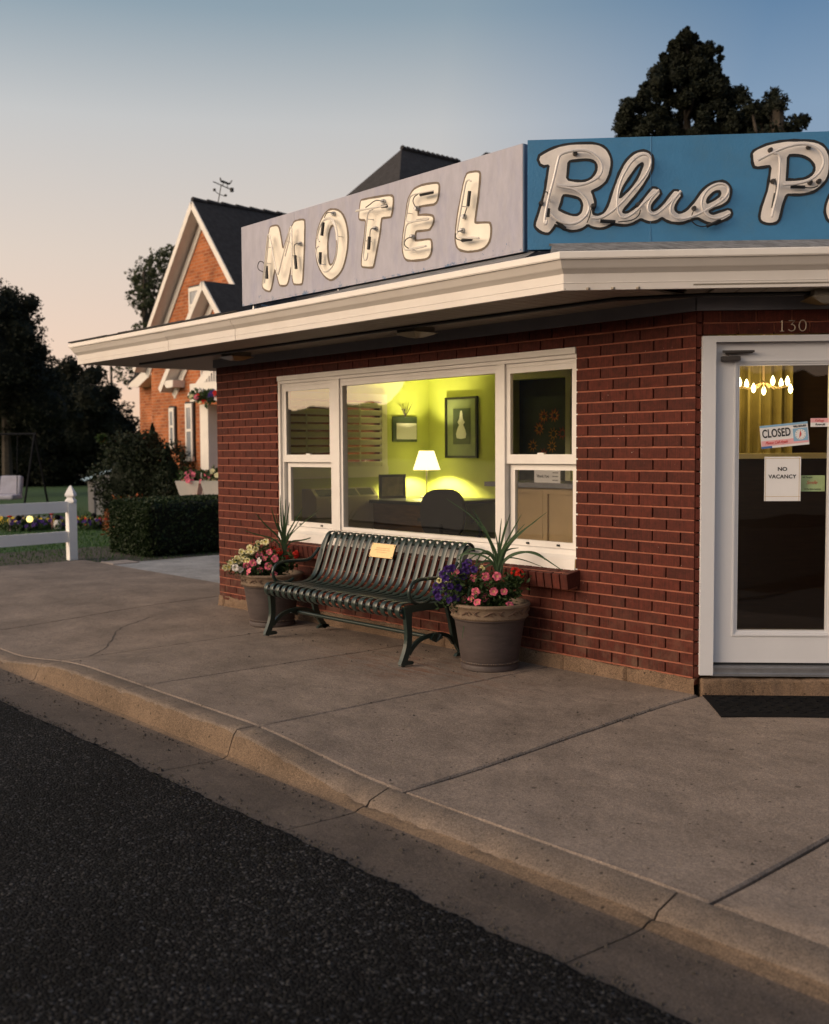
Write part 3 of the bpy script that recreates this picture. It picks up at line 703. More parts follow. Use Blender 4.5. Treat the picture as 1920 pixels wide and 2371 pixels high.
link('pane', MB().bb((-3.635, .055, .866), (-1.765, .061, 2.105)), M['glass'], win)
for x0, x1 in ((-4.544, -3.786), (-1.654, -.986)):
    s1 = link('upper_sash', rectframe(x0, x1, 1.435, 2.134, .032, .062, .040, .068), M['white'], win)
    link('pane', MB().bb((x0+.04, .045, 1.50), (x1-.04, .050, 2.096)), M['glass'], win)
    s2 = link('lower_sash', rectframe(x0+.012, x1-.012, .838, 1.434, .064, .094, .045, .042), M['white'], win)
    link('pane', MB().bb((x0+.05, .077, .878), (x1-.05, .082, 1.392)), M['glass'], win)
    for fx in (.28, .72):
        link('latch', MB().bb((x0+(x1-x0)*fx-.012, .054, .850), (x0+(x1-x0)*fx+.012, .064, .864)), M['black'], win)
    link('sash_lock', MB().bb(((x0+x1)/2-.03, .035, 1.503), ((x0+x1)/2+.03, .06, 1.514)), M['white'], win)
# dabs of window paint on the mortar joints beside the right jamb
for r in range(8, 28):
    z = ZB+r*BH+random.uniform(-.002, .002); w = random.uniform(.012, .022); hh = random.uniform(.008, .013)
    link('paint_dab', MB().box((WINX1+w/2-.004, .006, z), (w, .010, hh)), M['white'], win)

# ---- eaves: frieze, soffit boards, gutter, roof
EO = .88                                                          # overhang of the front eave
CX, CO = -.316, None
cn = (CX*S2+EO*S2)                                                # overhang of the corner eave
ZS = 2.470
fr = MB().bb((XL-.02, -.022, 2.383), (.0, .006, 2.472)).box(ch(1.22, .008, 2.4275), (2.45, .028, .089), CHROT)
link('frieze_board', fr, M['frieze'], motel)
EXL = -7.02                                                       # left end of the eave
pl = MB(); pitch = .1016
sb = bevbox((pitch-.006, EO-.01, .012), .002); sb.materials.append(M['soffit'])
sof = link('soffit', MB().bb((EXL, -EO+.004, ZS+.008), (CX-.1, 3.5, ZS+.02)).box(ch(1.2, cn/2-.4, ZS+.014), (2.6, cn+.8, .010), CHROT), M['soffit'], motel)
x = EXL+.06
while x < -.03:
    # boards run square to the wall and are trimmed where the corner eave takes over
    yin = .0 if x > XL else 3.4
    y_out = -EO+.004
    lim = x - cn*math.sqrt(2)                                     # corner eave line: x - y = cn*sqrt2
    a = max(y_out, lim+.03) if x > CX-.05 else y_out
    b = yin
    if b-a > .08:
        if abs((b-a)-(EO-.004)) < .003: link('soffit_board', sb, None, sof, (x, -EO/2, ZS))
        else: link('soffit_board', MB().bb((x-pitch/2+.003, a, ZS-.006), (x+pitch/2-.003, b, ZS+.006)), M['soffit'], sof)
    x += pitch
s = .03
sb2 = bevbox((.146, cn-.03, .012), .002); sb2.materials.append(M['soffit'])
while s < 2.3:
    link('soffit_board', sb2, None, sof, ch(s+.075, cn/2, ZS-.001), CHROT); s += .152
link('conduit', MB().tube([(XL-.8, -.43, ZS-.016), (-2, -.43, ZS-.018), (-.30, -.40, ZS-.018), ch(.0, .20, ZS-.018), ch(2.3, .20, ZS-.018)], .012, 8), M['black'], motel)
# gutter profile (outward offset, z), lower face upright, upper part flaring out to the drip edge
GP = [(0.0, 2.463), (0.0, 2.500), (.002, 2.504), (0.0, 2.508), (0.0, 2.557), (.022, 2.580), (.024, 2.5805), (.030, 2.588), (.052, 2.628), (.052, 2.640), (-.03, 2.640), (-.03, 2.463)]
DP = [(.062, 2.632), (.066, 2.640), (.066, 2.672), (.058, 2.678), (-.03, 2.684), (-.03, 2.641), (.053, 2.632)]
def corner_pt(o, z):                                              # eave corner for offset o outward on both eaves
    y = -EO-o; c = (cn+o)*math.sqrt(2); return Vector((c+y, y, z))
def eave(prof, name, m, segs):
    for kind, a, b in segs:
        mb = MB(); n = len(prof)
        if kind == 'front':
            A = [Vector((a, -EO-o, z)) for o, z in prof]; B = [corner_pt(o, z) if b is None else Vector((b, -EO-o, z)) for o, z in prof]
        elif kind == 'corner':
            A = [corner_pt(o, z) for o, z in prof]; B = [ch(b, cn+o, z) for o, z in prof]
        else:                                                     # left end, running back
            A = [Vector((EXL-o, b, z)) for o, z in prof]; B = [Vector((EXL-o, -EO-o, z)) for o, z in prof]
        mb.add(A+B, [tuple(range(n)), tuple(reversed(range(n, 2*n)))]+[(i, (i+1) % n, n+(i+1) % n, n+i) for i in range(n)])
        link(name, mb, m, motel)
eave(GP, 'gutter', M['gutter'], [('left', None, 4.0), ('front', -5.05, -3.905), ('front', -3.90, None), ('corner', None, 2.6)])
gl = MB(); n = len(GP)
A = [Vector((EXL-o, -EO-o, z-.004)) for o, z in GP]; B = [Vector((-5.055, -EO-o*.9, z-.003)) for o, z in GP]
gl.add(A+B, [tuple(range(n)), tuple(reversed(range(n, 2*n)))]+[(i, (i+1) % n, n+(i+1) % n, n+i) for i in range(n)])
link('gutter', gl, M['gutter'], motel)
eave(DP, 'drip_edge', M['drip'], [('left', None, 4.0), ('front', EXL-.066, None), ('corner', None, 2.6)])
# low roof behind the signs
rf = MB()
cp = corner_pt(.02, 2.686)
E0 = Vector((EXL-.05, -EO-.05, 2.684)); E2 = ch(2.6, cn+.02, 2.686)
ridge1 = Vector((-3.4, 3.2, 2.92)); ridge2 = Vector((.0, 3.2, 2.92))
rf.add([E0, cp, E2, Vector((2.5, 6.8, 2.75)), ridge2, ridge1, Vector((EXL-.05, 6.8, 2.684))], [(0, 1, 4, 5), (1, 2, 4), (2, 3, 4), (0, 5, 6), (3, 6, 5, 4)])
link('roof', rf, M['shingle'], motel)
sk = MB()
for k in range(3):
    y0 = -.885+.155*k; y1 = y0+.17; z0 = 2.688+.066*k; z1 = z0+.078
    sk.add([(-2.85+.55*k, y0, z0+.006), (-.62, y0, z0+.006), (-.66, y1, z1), (-2.35+.5*k, y1, z1), (-2.85+.55*k, y0, z0-.006), (-.62, y0, z0-.006)], [(0, 1, 2, 3), (4, 5, 1, 0)])
    a = ch(-.92, cn-.005-.155*k, z0+.006); b = ch(2.6, cn-.005-.155*k, z0+.006)
    c = ch(2.6, cn-.17-.155*k, z1); d = ch(-.90, cn-.17-.155*k, z1)
    sk.add([a, b, c, d, a-Vector((0, 0, .012)), b-Vector((0, 0, .012))], [(0, 1, 2, 3), (4, 5, 1, 0)])
link('roof_skirt', sk, M['weathered'], motel)
rs = MB()                                                         # ragged shingle edge over the left drip edge
x = EXL-.07
while x < -4.0:
    w = random.uniform(.18, .3); rs.bb((x, -EO-.07, 2.685), (x+w-.006, -EO+.25, 2.692+random.uniform(0, .007))); x += w
link('shingle_edge', rs, M['shingle'], motel)
link('frieze_wall', MB().bb((XL+.02, .16, 2.50), (-.1, .2, 2.6)), M['black'], motel)

# ---- ceiling lights under the eave
M['lampglass'] = mat('ribbed amber glass', (.20, .15, .06), .3, var=.1, coat=.3)
def eave_light(loc, rz, label):
    t = thing('eave_light', label, 'light', loc, rz, 'square lights under the eaves')
    link('base', MB().box((0, 0, -.02), (.20, .20, .04)), M['soffit'], t)
    rb_ = MB()
    for i in range(18):
        for sx in (-1, 1):
            rb_.box((-.10+.2*(i+.5)/18, sx*.101, -.025), (.006, .006, .036)); rb_.box((sx*.101, -.10+.2*(i+.5)/18, -.025), (.006, .006, .036))
    link('rib', rb_, M['soffit'], t)
    link('lens', MB().add([(-.125, -.125, -.042), (.125, -.125, -.042), (.125, .125, -.042), (-.125, .125, -.042), (-.04, -.04, -.074), (.04, -.04, -.074), (.04, .04, -.074), (-.04, .04, -.074)],
         [(0, 3, 2, 1), (4, 5, 6, 7), (0, 1, 5, 4), (1, 2, 6, 5), (2, 3, 7, 6), (3, 0, 4, 7)]), M['lampglass'], t)
eave_light((-2.28, -.30, ZS-.008), 0, 'square amber-lensed eave light above the big window')
eave_light((-4.86, -.28, ZS-.008), 0, 'square amber-lensed eave light near the far end of the eave')
eave_light(ch(.72, .19, ZS-.008), CHROT, 'square ribbed eave light above the glass door')

# ---- door in the corner wall
drf = MB()
drf.box(ch(.070, -.015, 1.175), (.082, .10, 2.10), CHROT).box(ch(.997, -.015, 1.175), (.075, .10, 2.10), CHROT).box(ch(.534, -.015, 2.2075), (1.005, .098, .037), CHROT)
dfo = link('door_frame', drf, M['door'], motel)
def dbox(mb, s0, s1, n0, n1, z0, z1): mb.box(ch((s0+s1)/2, (n0+n1)/2, (z0+z1)/2), (s1-s0, n1-n0, z1-z0), CHROT)
ds = MB()
D0, D1, DZ0, DZ1 = .113, .958, .197, 2.187
G0, G1, GZ0, GZ1 = .268, .812, .400, 2.046
dbox(ds, D0, G0-.03, -.065, -.02, DZ0, DZ1); dbox(ds, G1+.03, D1, -.065, -.02, DZ0, DZ1); dbox(ds, G0-.03, G1+.03, -.065, -.02, DZ0, GZ0-.03); dbox(ds, G0-.03, G1+.03, -.065, -.02, GZ1+.03, DZ1)
door = link('door', ds, M['door'], motel)
gb = MB()
for (t0, t1, n1) in ((.0, .012, -.026), (.012, .024, -.019), (.024, .034, -.012)):
    dbox(gb, G0-t1, G0-t0, -.06, n1, GZ0-t1, GZ1+t1); dbox(gb, G1+t0, G1+t1, -.06, n1, GZ0-t1, GZ1+t1)
    dbox(gb, G0-t0, G1+t0, -.06, n1, GZ0-t1, GZ0-t0); dbox(gb, G0-t0, G1+t0, -.06, n1, GZ1+t0, GZ1+t1)
link('glazing_bead', gb, M['door'], door)
pg = MB(); dbox(pg, G0, G1, -.046, -.040, GZ0, GZ1); link('pane', pg, M['glassd'], door)
cl = MB(); dbox(cl, .150, .260, -.02, .030, 2.075, 2.102); cb_ = link('door_closer', cl, M['bronze'], door)
ar = MB(); ar.tube([ch(.19, .02, 2.108), ch(.17, .02, 2.120), ch(.335, .012, 2.126)], .006, 6); ar.box(ch(.25, .012, 2.132), (.19, .02, .012), CHROT); link('closer_arm', ar, M['bronze'], door)
th = MB(); dbox(th, .100, 1.02, -.07, .004, .118, .182); dbox(th, .10, 1.02, .004, .022, .118, .132); dbox(th, .10, 1.02, .004, .012, .160, .172); link('threshold', th, M['alu'], motel)
link('door_sweep', (lambda m_: (dbox(m_, D0, D1, -.05, -.03, .183, .196), m_)[1])(MB()), M['black'], door)
# number over the door
def stroke(pts, r=.0032):
    return MB().tube([ch(s, .006, z) for s, z in pts], r, 6)
zn0, zn1 = 2.252, 2.318; hN = zn1-zn0
def ell(cx, cz, rx, rz, a0, a1, n=18): return [(cx+rx*math.cos(RAD(a0+(a1-a0)*i/n)), cz+rz*math.sin(RAD(a0+(a1-a0)*i/n))) for i in range(n+1)]
num = MB()
d1 = MB().tube([ch(.500, .006, zn0+hN*.80), ch(.512, .006, zn1), ch(.512, .006, zn0)], .0032, 6).tube([ch(.500, .006, zn0), ch(.524, .006, zn0)], .0028, 6)
link('number_digit', d1, M['brass'], motel)
link('number_digit', MB().tube([ch(s, .006, z) for s, z in [(.552, zn1-.003), (.588, zn1-.003), (.566, zn0+hN*.58)]+ell(.569, zn0+hN*.31, .021, hN*.30, 80, -150)], .0032, 6), M['brass'], motel)
link('number_digit', MB().tube([ch(s, .006, z) for s, z in ell(.635, (zn0+zn1)/2, .021, hN*.5, 90, 450, 28)], .0032, 6), M['brass'], motel)
# door mat
mt = MB()
def matbox(s0, s1, n0, n1, z0, z1): mt.box(ch((s0+s1)/2, (n0+n1)/2, (z0+z1)/2), (s1-s0, n1-n0, z1-z0), CHROT)
matbox(.045, 1.0, .055, .58, .002, .012)
for k in range(9):
    for j in range(4):
        c = ch(.12+.1*k, .12+.115*j, .013); mt.tube([c+Vector((.036*math.cos(a*math.pi/6), .036*math.sin(a*math.pi/6), 0)) for a in range(13)], .003, 4)
mo = tag(link('door_mat', mt, M['rubber']), 'black rubber doormat on the pavement below the white door', 'doormat')
mo.location.z = -.006
# ================================================================== the lit office behind the window
FZ, IX, BY = .20, -5.55, 2.771
rp_ = ((IX, .15), (-.02, .15), (2.0, 2.17), (2.0, 4.6), (IX, 4.6))
room = link('office_floor', MB().prism([(x, y, FZ-.03) for x, y in rp_], (0, 0, .03)), M['floor'], motel)
link('ceiling', MB().prism([(x, y, 2.475) for x, y in rp_], (0, 0, .02)), M['ceil'], motel)
dl = onp(1188, 950, (0, 1, 0), BY).x; dr = onp(1312, 950, (0, 1, 0), BY).x; dz = onp(1250, 876, (0, 1, 0), BY).z
lw = MB().bb((IX, BY, FZ), (dl, BY+.1, 2.47)).bb((dr, BY, FZ), (2.0, BY+.1, 2.47)).bb((dl, BY, dz), (dr, BY+.1, 2.47))
lw.bb((IX-.004, .15, FZ), (IX, .62, 2.47)).bb((IX-.004, 2.06, FZ), (IX, BY, 2.47)).bb((IX-.004, .62, FZ), (IX, 2.06, 1.36)).bb((IX-.004, .62, 2.12), (IX, 2.06, 2.47))
link('plaster_wall', lw, M['limewall'], motel)
link('inner_door_frame', MB().bb((dl-.07, BY-.02, FZ), (dl, BY, dz+.07)).bb((dr, BY-.02, FZ), (dr+.07, BY, dz+.07)).bb((dl, BY-.02, dz), (dr, BY, dz+.07)), M['shutter'], motel)
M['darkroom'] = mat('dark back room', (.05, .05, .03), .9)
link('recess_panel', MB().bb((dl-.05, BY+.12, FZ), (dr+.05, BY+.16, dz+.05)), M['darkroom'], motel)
M['foredge'] = mat('reveal plaster', (.55, .53, .4), .7)
link('window_reveal', MB().bb((WINX0, .11, .79), (WINX1, .15, .835)).bb((WINX0, .11, 2.19), (WINX1, .15, 2.25)), M['foredge'], motel)

# side window with plantation shutters
sh = link('side_window', MB().bb((IX-.005, .57, 1.30), (IX+.03, .64, 2.17)).bb((IX-.005, 2.03, 1.30), (IX+.03, 2.11, 2.17)).bb((IX-.005, .64, 2.09), (IX+.03, 2.03, 2.17)).bb((IX-.005, .57, 1.24), (IX+.045, 2.11, 1.36)).bb((IX, 1.315, 1.36), (IX+.03, 1.365, 2.09)), M['shutter'], motel)
slt = bevbox((.012, .68, .064), .003); slt.materials.append(M['shutter'])
for yc in (.975, 1.70):
    for k in range(9):
        o = link('slat', slt, None, sh, (IX+.018, yc, 1.385+.082*k)); o.rotation_euler = (0, RAD(28), 0)
    link('tilt_rod', MB().bb((IX+.047, yc-.008, 1.38), (IX+.055, yc+.008, 2.07)), M['shutter'], sh)
link('pane', MB().bb((XL+.03, .62, 1.36), (XL+.036, 2.06, 2.12)), M['glass'], sh)
# wall air conditioner
a = thing('air_conditioner', 'beige through-wall air conditioner under the shuttered side window', 'air conditioner', (IX, 1.36, FZ))
link('cabinet', MB().add([(0, -.42, .35), (.26, -.42, .35), (.26, -.42, .84), (.16, -.42, .93), (0, -.42, .93), (0, .42, .35), (.26, .42, .35), (.26, .42, .84), (.16, .42, .93), (0, .42, .93)],
    [(0, 1, 2, 3, 4), (9, 8, 7, 6, 5), (0, 5, 6, 1), (1, 6, 7, 2), (2, 7, 8, 3), (3, 8, 9, 4), (4, 9, 5, 0)]), M['ac'], a)
for y0, y1 in ((-.38, .16), (.18, .38)):
    link('outlet_grille', MB().add([(.250, y0, .852), (.172, y0, .922), (.172, y1, .922), (.250, y1, .852)], [(0, 1, 2, 3)]), M['black'], a).location.z = .004
lv_ = MB()
for k in range(14): lv_.bb((.26, -.40, .38+.031*k), (.266, .40, .394+.031*k))
link('intake_louvre', lv_, M['ac'], a)
# desk and what stands on it
DT = 1.00
d = thing('desk', 'dark office desk in the corner of the lit office', 'desk', (-5.02, 2.27, FZ))
link('desk_top', MB().bb((-.52, -.62, DT-FZ-.035), (.75, .49, DT-FZ)), M['desk'], d)
link('front_panel', MB().bb((-.48, -.56, .25), (.70, -.54, DT-FZ-.04)), M['deskwood'], d)
for px, py in ((-.47, -.57), (.70, -.57), (-.47, .44), (.70, .44)): link('leg', MB().bb((px-.03, py-.03, 0), (px+.03, py+.03, DT-FZ-.036)), M['desk'], d)
LX, LY = -5.20, 2.42
l = thing('table_lamp', 'lit table lamp with cream cone shade on the office desk', 'lamp', (LX, LY, DT))
link('base', MB().lathe([(.001, 0), (.075, 0), (.075, .012), (.02, .022), (.008, .03)], n=24), M['brass'], l, smooth=True)
link('stem', MB().tube([(0, 0, .02), (0, 0, .40)], .007, 8), M['bronze'], l)
shm = MB(); nn = 32
for j in range(nn):
    a0, a1 = 2*math.pi*j/nn, 2*math.pi*(j+1)/nn
    shm.add([(.155*math.cos(a0), .155*math.sin(a0), .315), (.155*math.cos(a1), .155*math.sin(a1), .315), (.085*math.cos(a1), .085*math.sin(a1), .53), (.085*math.cos(a0), .085*math.sin(a0), .53)], [(0, 1, 2, 3)])
link('shade', shm, M['shade'], l, smooth=True)
pl_ = bpy.data.lights.new('bulb', 'POINT'); pl_.energy = 115; pl_.color = (1, .86, .38); pl_.shadow_soft_size = .03
plo = bpy.data.objects.new('bulb', pl_); COL.objects.link(plo); plo.parent = l; plo.location = (0, 0, .40)
p_ = thing('desk_photo', 'dark-framed photograph standing on the office desk', 'picture', (-5.33, 2.02, DT), RAD(72))
link('frame', rectframe(-.16, .16, 0, .27, -.012, .012, .028), M['black'], p_)
link('print', MB().bb((-.132, -.004, .028), (.132, .004, .242)), mat('grey print', (.22, .19, .12), .4, var=.5, scale=9), p_)
# notice pocket and framed print
n_ = thing('wall_notice', 'dark green notice pocket with a cream card on the office wall', 'notice', (IX+.006, 2.39, 1.78), RAD(90))
link('backing', MB().bb((-.185, -.008, -.145), (.185, .004, .145)), mat('green board', (.04, .06, .03), .6), n_)
link('card', MB().bb((-.13, -.012, -.115), (.175, -.009, .07)), M['paper'], n_)
nb = MB()
for k in range(7):
    ba = random.uniform(-.9, .9); nb.tube([(0, -.01, .14), (.06*ba, -.02, .22), (.13*ba, -.03, .22+.10*random.random())], [.004, .006, .001], 4)
link('dried_sprig', nb, M['bronze'], n_)
A = onp(1031.6, 921, (0, 1, 0), BY-.02); B = onp(1106, 1060.7, (0, 1, 0), BY-.02)
f_ = thing('framed_print', 'tall framed botanical print hung on the lime office wall', 'picture', ((A.x+B.x)/2, BY-.004, (A.z+B.z)/2))
fw, fh = (B.x-A.x)/2, (A.z-B.z)/2
link('frame', rectframe(-fw, fw, -fh, fh, -.03, 0, .026), M['black'], f_)
link('mount', MB().bb((-fw+.024, -.012, -fh+.024), (fw-.024, -.004, fh-.024)), mat('olive mount', (.22, .26, .14), .5), f_)
link('picture', MB().bb((-fw*.52, -.016, -fh*.55), (fw*.55, -.0125, fh*.62)), mat('dark print', (.05, .07, .05), .5, var=.2), f_)
pk = MB()
pk.lathe([(.002, -.13), (.075, -.12), (.085, -.07), (.06, -.01), (.035, .03), (.06, .06), (.03, .1), (.012, .19)], n=16)
pko = link('pale_flower', pk, M['paper'], f_, smooth=True); pko.scale = (1, .05, 1); pko.location = (.0, -.018, 0)
# office chair
c = thing('office_chair', 'black fabric swivel chair pulled up at the desk', 'chair', (-4.08, 1.74, FZ), RAD(24))
link('backrest', MB().prism([(.235*abs(math.cos(a_))**.7*(1 if math.cos(a_) > 0 else -1), -.235, .70+.25*abs(math.sin(a_))**.8*(1 if math.sin(a_) > 0 else -1)) for a_ in [k_*math.pi/20 for k_ in range(40)]], (0, .075, 0)), M['fabric'], c, smooth=True)
se = bevbox((.48, .46, .09), .04, 3); se.materials.append(M['fabric']); link('seat', se, None, c, (0, .03, .42))
link('column', MB().tube([(0, 0, .08), (0, 0, .40)], .03, 10), M['rubber'], c); link('back_bar', MB().tube([(0, -.1, .38), (0, -.24, .40), (0, -.25, .6)], .018, 8), M['rubber'], c)
for sx in (-1, 1): link('armrest', MB().tube([(sx*.22, .1, .40), (sx*.29, .1, .48), (sx*.29, .05, .62), (sx*.29, -.14, .63)], .022, 8), M['rubber'], c)
for k in range(5): link('foot', MB().tube([(0, 0, .09), (.28*math.cos(k*1.257), .28*math.sin(k*1.257), .05)], [.025, .018], 8), M['rubber'], c)
# reception counter
CY = 1.78
ca = onp(1140, 1115, (0, 1, 0), CY); cb2 = -1.45
ct = thing('reception_counter', 'tan panelled reception counter with grey top behind the right sash', 'counter', (ca.x, CY, FZ))
Lc = cb2-ca.x; tz = ca.z-FZ
link('carcass', MB().bb((.04, .02, 0), (Lc, .55, tz-.05)), M['cpanel'], ct)
link('countertop', MB().bb((-.06, -.05, tz-.045), (Lc+.05, .62, tz)), M['ctop'], ct)
k = 0
while .04+k*.62 < Lc-.1:
    x0 = .04+k*.62; x1 = min(x0+.62, Lc)
    link('panel_frame', rectframe(x0+.002, x1-.002, .05, tz-.05, 0, .02, .055), M['cpanel'], ct); k += 1
np_ = thing('counter_notice', 'white thank-you notice with a red ring on the reception counter', 'notice', (ca.x+.62, CY+.05, FZ+tz))
link('sheet', MB().bb((-.11, -.004, 0), (.11, .002, .26)), M['paper'], np_)
link('ring', MB().tube([(.035*math.cos(q*math.pi/10), -.006, .16+.035*math.sin(q*math.pi/10)) for q in range(21)], .004, 4).tube([(-.025, -.006, .185), (.025, -.006, .135)], .003, 4), M['redink'], np_)
tm = text_mesh('Thank You', .035); to = link('lettering', tm, M['ink'], np_, (0, -.006, .06)); to.rotation_euler = (RAD(90), 0, 0)
np2 = thing('counter_card', 'narrow white card propped beside the thank-you notice', 'notice', (ca.x+.80, CY+.02, FZ+tz-.01))
link('sheet', MB().bb((-.06, -.004, -.02), (.06, .002, .20)), M['paper'], np2)
ln_ = MB()
for kk in range(4): ln_.bb((-.035, -.006, .03+.035*kk), (.035, -.0045, .040+.035*kk))
link('lettering', ln_, mat('grey ink', (.3, .3, .3), .6), np2)
# sunflower picture in the dark inner doorway
sp = thing('sunflower_picture', 'dark picture of orange sunflowers hung in the inner doorway', 'picture', ((dl+dr)/2+.02, BY+.115, 1.70))
link('canvas', MB().bb((-.34, -.02, -.40), (.34, 0, .40)), mat('dark canvas', (.03, .04, .03), .6, var=.4), sp)
for k in range(11):
    a = k*.9; rr = .12+.16*((k*37) % 10)/10; m_ = ('so', 'sr')[k % 2]
    fl = MB(); cx_, cz_ = rr*math.cos(a)*.85, rr*math.sin(a)*1.1
    for j in range(9): aa = j*.698; fl.add([(cx_+.03*math.cos(aa-.3), -.024, cz_+.03*math.sin(aa-.3)), (cx_+.075*math.cos(aa), -.03, cz_+.075*math.sin(aa)), (cx_+.03*math.cos(aa+.3), -.024, cz_+.03*math.sin(aa+.3))], [(0, 1, 2)])
    M.setdefault('so', mat('sunflower orange', (.75, .30, .03), .6)); M.setdefault('sr', mat('poppy red', (.55, .06, .03), .6))
    link('flower_head', fl, M[m_], sp)
# chandelier seen through the door
cz0 = onp(1768, 893, (S2, -S2, 0), -1.25)
chd = thing('chandelier', 'small brass chandelier of lit bulbs behind the door glass', 'chandelier', cz0)
link('stem', MB().tube([(0, 0, .03), (0, 0, 2.46-cz0.z)], .008, 6), M['brass'], chd)
M['bulb'] = mat('lit bulb', (1, .9, .6), .5, emit=(1, .80, .32), estr=9)
for k in range(9):
    a = k*2*math.pi/9; r_ = .19
    link('arm', MB().tube([(0, 0, .03), (r_*.6*math.cos(a), r_*.6*math.sin(a), -.02), (r_*math.cos(a), r_*math.sin(a), 0)], .005, 5), M['brass'], chd)
    link('bulb', MB().lathe([(.002, -.03), (.012, -.02), (.017, .0), (.012, .02), (.003, .04)], (r_*math.cos(a), r_*math.sin(a), .02+(-.05 if k % 2 else 0)), 10), M['bulb'], chd, smooth=True)
cl_ = bpy.data.lights.new('chandelier_light', 'POINT'); cl_.energy = 9; cl_.color = (1, .62, .16); cl_.shadow_soft_size = .15
clo = bpy.data.objects.new('chandelier_light', cl_); COL.objects.link(clo); clo.parent = chd; clo.location = (0, 0, -.02)
M['curtain'] = mat('green curtain', (.17, .155, .07), .8, var=.2)
cu_ = MB(); P0 = ch(-.30, -1.9, 0); n = 40
for k in range(n):
    s0 = .35+.66*k/n; s1 = .35+.66*(k+1)/n
    a0 = ch(s0, -1.55+.03*math.sin(k*1.3), FZ); a1 = ch(s1, -1.55+.03*math.sin((k+1)*1.3), FZ)
    cu_.add([a0, a1, a1+Vector((0, 0, 2.24)), a0+Vector((0, 0, 2.24))], [(0, 1, 2, 3)])
cbn = thing('cabinet', 'dark wooden cabinet with a cream top behind the lower door glass', 'cabinet', ch(.95, -1.42, FZ), CHROT)
link('carcass', MB().bb((-.75, -.12, 0), (.75, .12, 1.26)), M['panelwood'] if 'panelwood' in M else M.setdefault('panelwood', mat('wood panelling', (.028, .014, .006), .5, var=.3, stretch=(1, 1, 10))), cbn)
link('top', MB().bb((-.78, -.16, 1.26), (.78, .14, 1.30)), M['shutter'], cbn)
tag(link('curtain', cu_, M['curtain'], smooth=True), 'long olive curtain hanging behind the chandelier', 'curtain')
link('partition', MB().box(ch(1.05, -1.75, 1.3), (1.5, .06, 2.3), CHROT), M['panelwood'], motel)

# ---- notices on the door glass
GN = -.036                                                        # just proud of the pane
def on_door(u, v): 
    P = onp(u, v, (S2, -S2, 0), GN); return ((P.x+P.y)*S2, P.z)
def door_card(name, label, cat, cx, cz, tilt=0, n=GN):
    t = thing(name, label, cat, ch(cx, n, cz)); t.rotation_euler = (RAD(90), 0, 0)
    t.rotation_euler = (Matrix.Rotation(CHROT, 3, 'Z') @ Matrix.Rotation(RAD(90), 3, 'X') @ Matrix.Rotation(tilt, 3, 'Z')).to_euler()
    return t
def flat(w0, w1, h0, h1, z0, z1): return MB().bb((w0, h0, z0), (w1, h1, z1))
def Zr(u, v): return on_door(1560+u/4.822, 680+v/4.822)
a, b, c, d = Zr(960, 1480), Zr(1495, 1425), Zr(1515, 1680), Zr(985, 1735)
cw_ = math.hypot(b[0]-a[0], b[1]-a[1]); chh = math.hypot(d[0]-a[0], d[1]-a[1]); tl = math.atan2(b[1]-a[1], b[0]-a[0])
k = door_card('closed_sign', 'red, white and blue CLOSED sign with a clock, tilted on the door glass', 'sign', (a[0]+c[0])/2, (a[1]+c[1])/2, tl)
w, h = cw_/2, chh/2
link('card', flat(-w, w, -h, h, -.001, 0), M['paper'], k)
link('blue_border', flat(-w, w, h*.82, h, .0003, .0009), M['lightblue'], k)
link('blue_band', flat(-w, -w*.55, -h, -h*.82, .0003, .0009), M['bluepaper'], k)
link('pink_band', flat(-w*.98, w*.98, -h*.80, -h*.34, .0003, .0008), M['pinkpaper'], k)
link('lettering', text_mesh('CLOSED', h*1.0, off=.0014, sx=.64, space=1.04), M['ink'], k, (-w*.33, h*.24, .0012))
link('script', text_mesh('Please Call Again', h*.34, shear=.45, off=.0003, sx=.82), M['redink'], k, (-w*.36, -h*.55, .0012))
link('small_lettering', text_mesh('WILL RETURN', h*.24, off=.0004, sx=.72), M['ink'], k, (w*.66, h*.66, .0012))
link('clock_field', flat(w*.36, w*.97, -h*.62, h*.50, .0003, .0010), M['lightblue'], k)
link('clock_face', MB().lathe([(.0005, 0), (h*.46, 0), (h*.46, .0005), (.0005, .0005)], (w*.665, -h*.06, .0012), 28), M['paper'], k)
for j in range(12):
    aa = j*math.pi/6; link('hour_mark', MB().box((w*.665+h*.39*math.cos(aa), -h*.06+h*.39*math.sin(aa), .0021), (.0035, .0035, .0006)), M['ink'], k)
for aa, l_ in ((RAD(88), .36), (RAD(248), .36)):
    q = Vector((w*.665, -h*.06, .0024)); dd = Vector((math.cos(aa), math.sin(aa), 0)); nn_ = Vector((-dd.y, dd.x, 0))*h*.09
    link('clock_hand', MB().add([q-nn_, q+nn_, q+dd*h*l_], [(0, 1, 2)]), M['redink'], k)
def Zq(u, v): return on_door(1560+u/4.822, 980+v/4.822)
a, c = Zq(1016, 375), Zq(1416, 868)
k = door_card('no_vacancy_notice', 'white NO VACANCY sheet in a clear sleeve taped inside the door glass', 'notice', (a[0]+c[0])/2, (a[1]+c[1])/2)
w, h = (c[0]-a[0])/2, (a[1]-c[1])/2
link('sheet', flat(-w, w, -h, h, -.001, 0), M['paper'], k)
link('lettering', text_mesh('NO', h*.24, off=.0007, sx=1.12), M['ink'], k, (-.002, h*.44, .0008))
link('lettering', text_mesh('VACANCY', h*.24, off=.0007, sx=1.02, space=1.08), M['ink'], k, (-.002, h*.10, .0008))
M['amberline'] = mat('amber tape edge', (.55, .38, .16), .4)
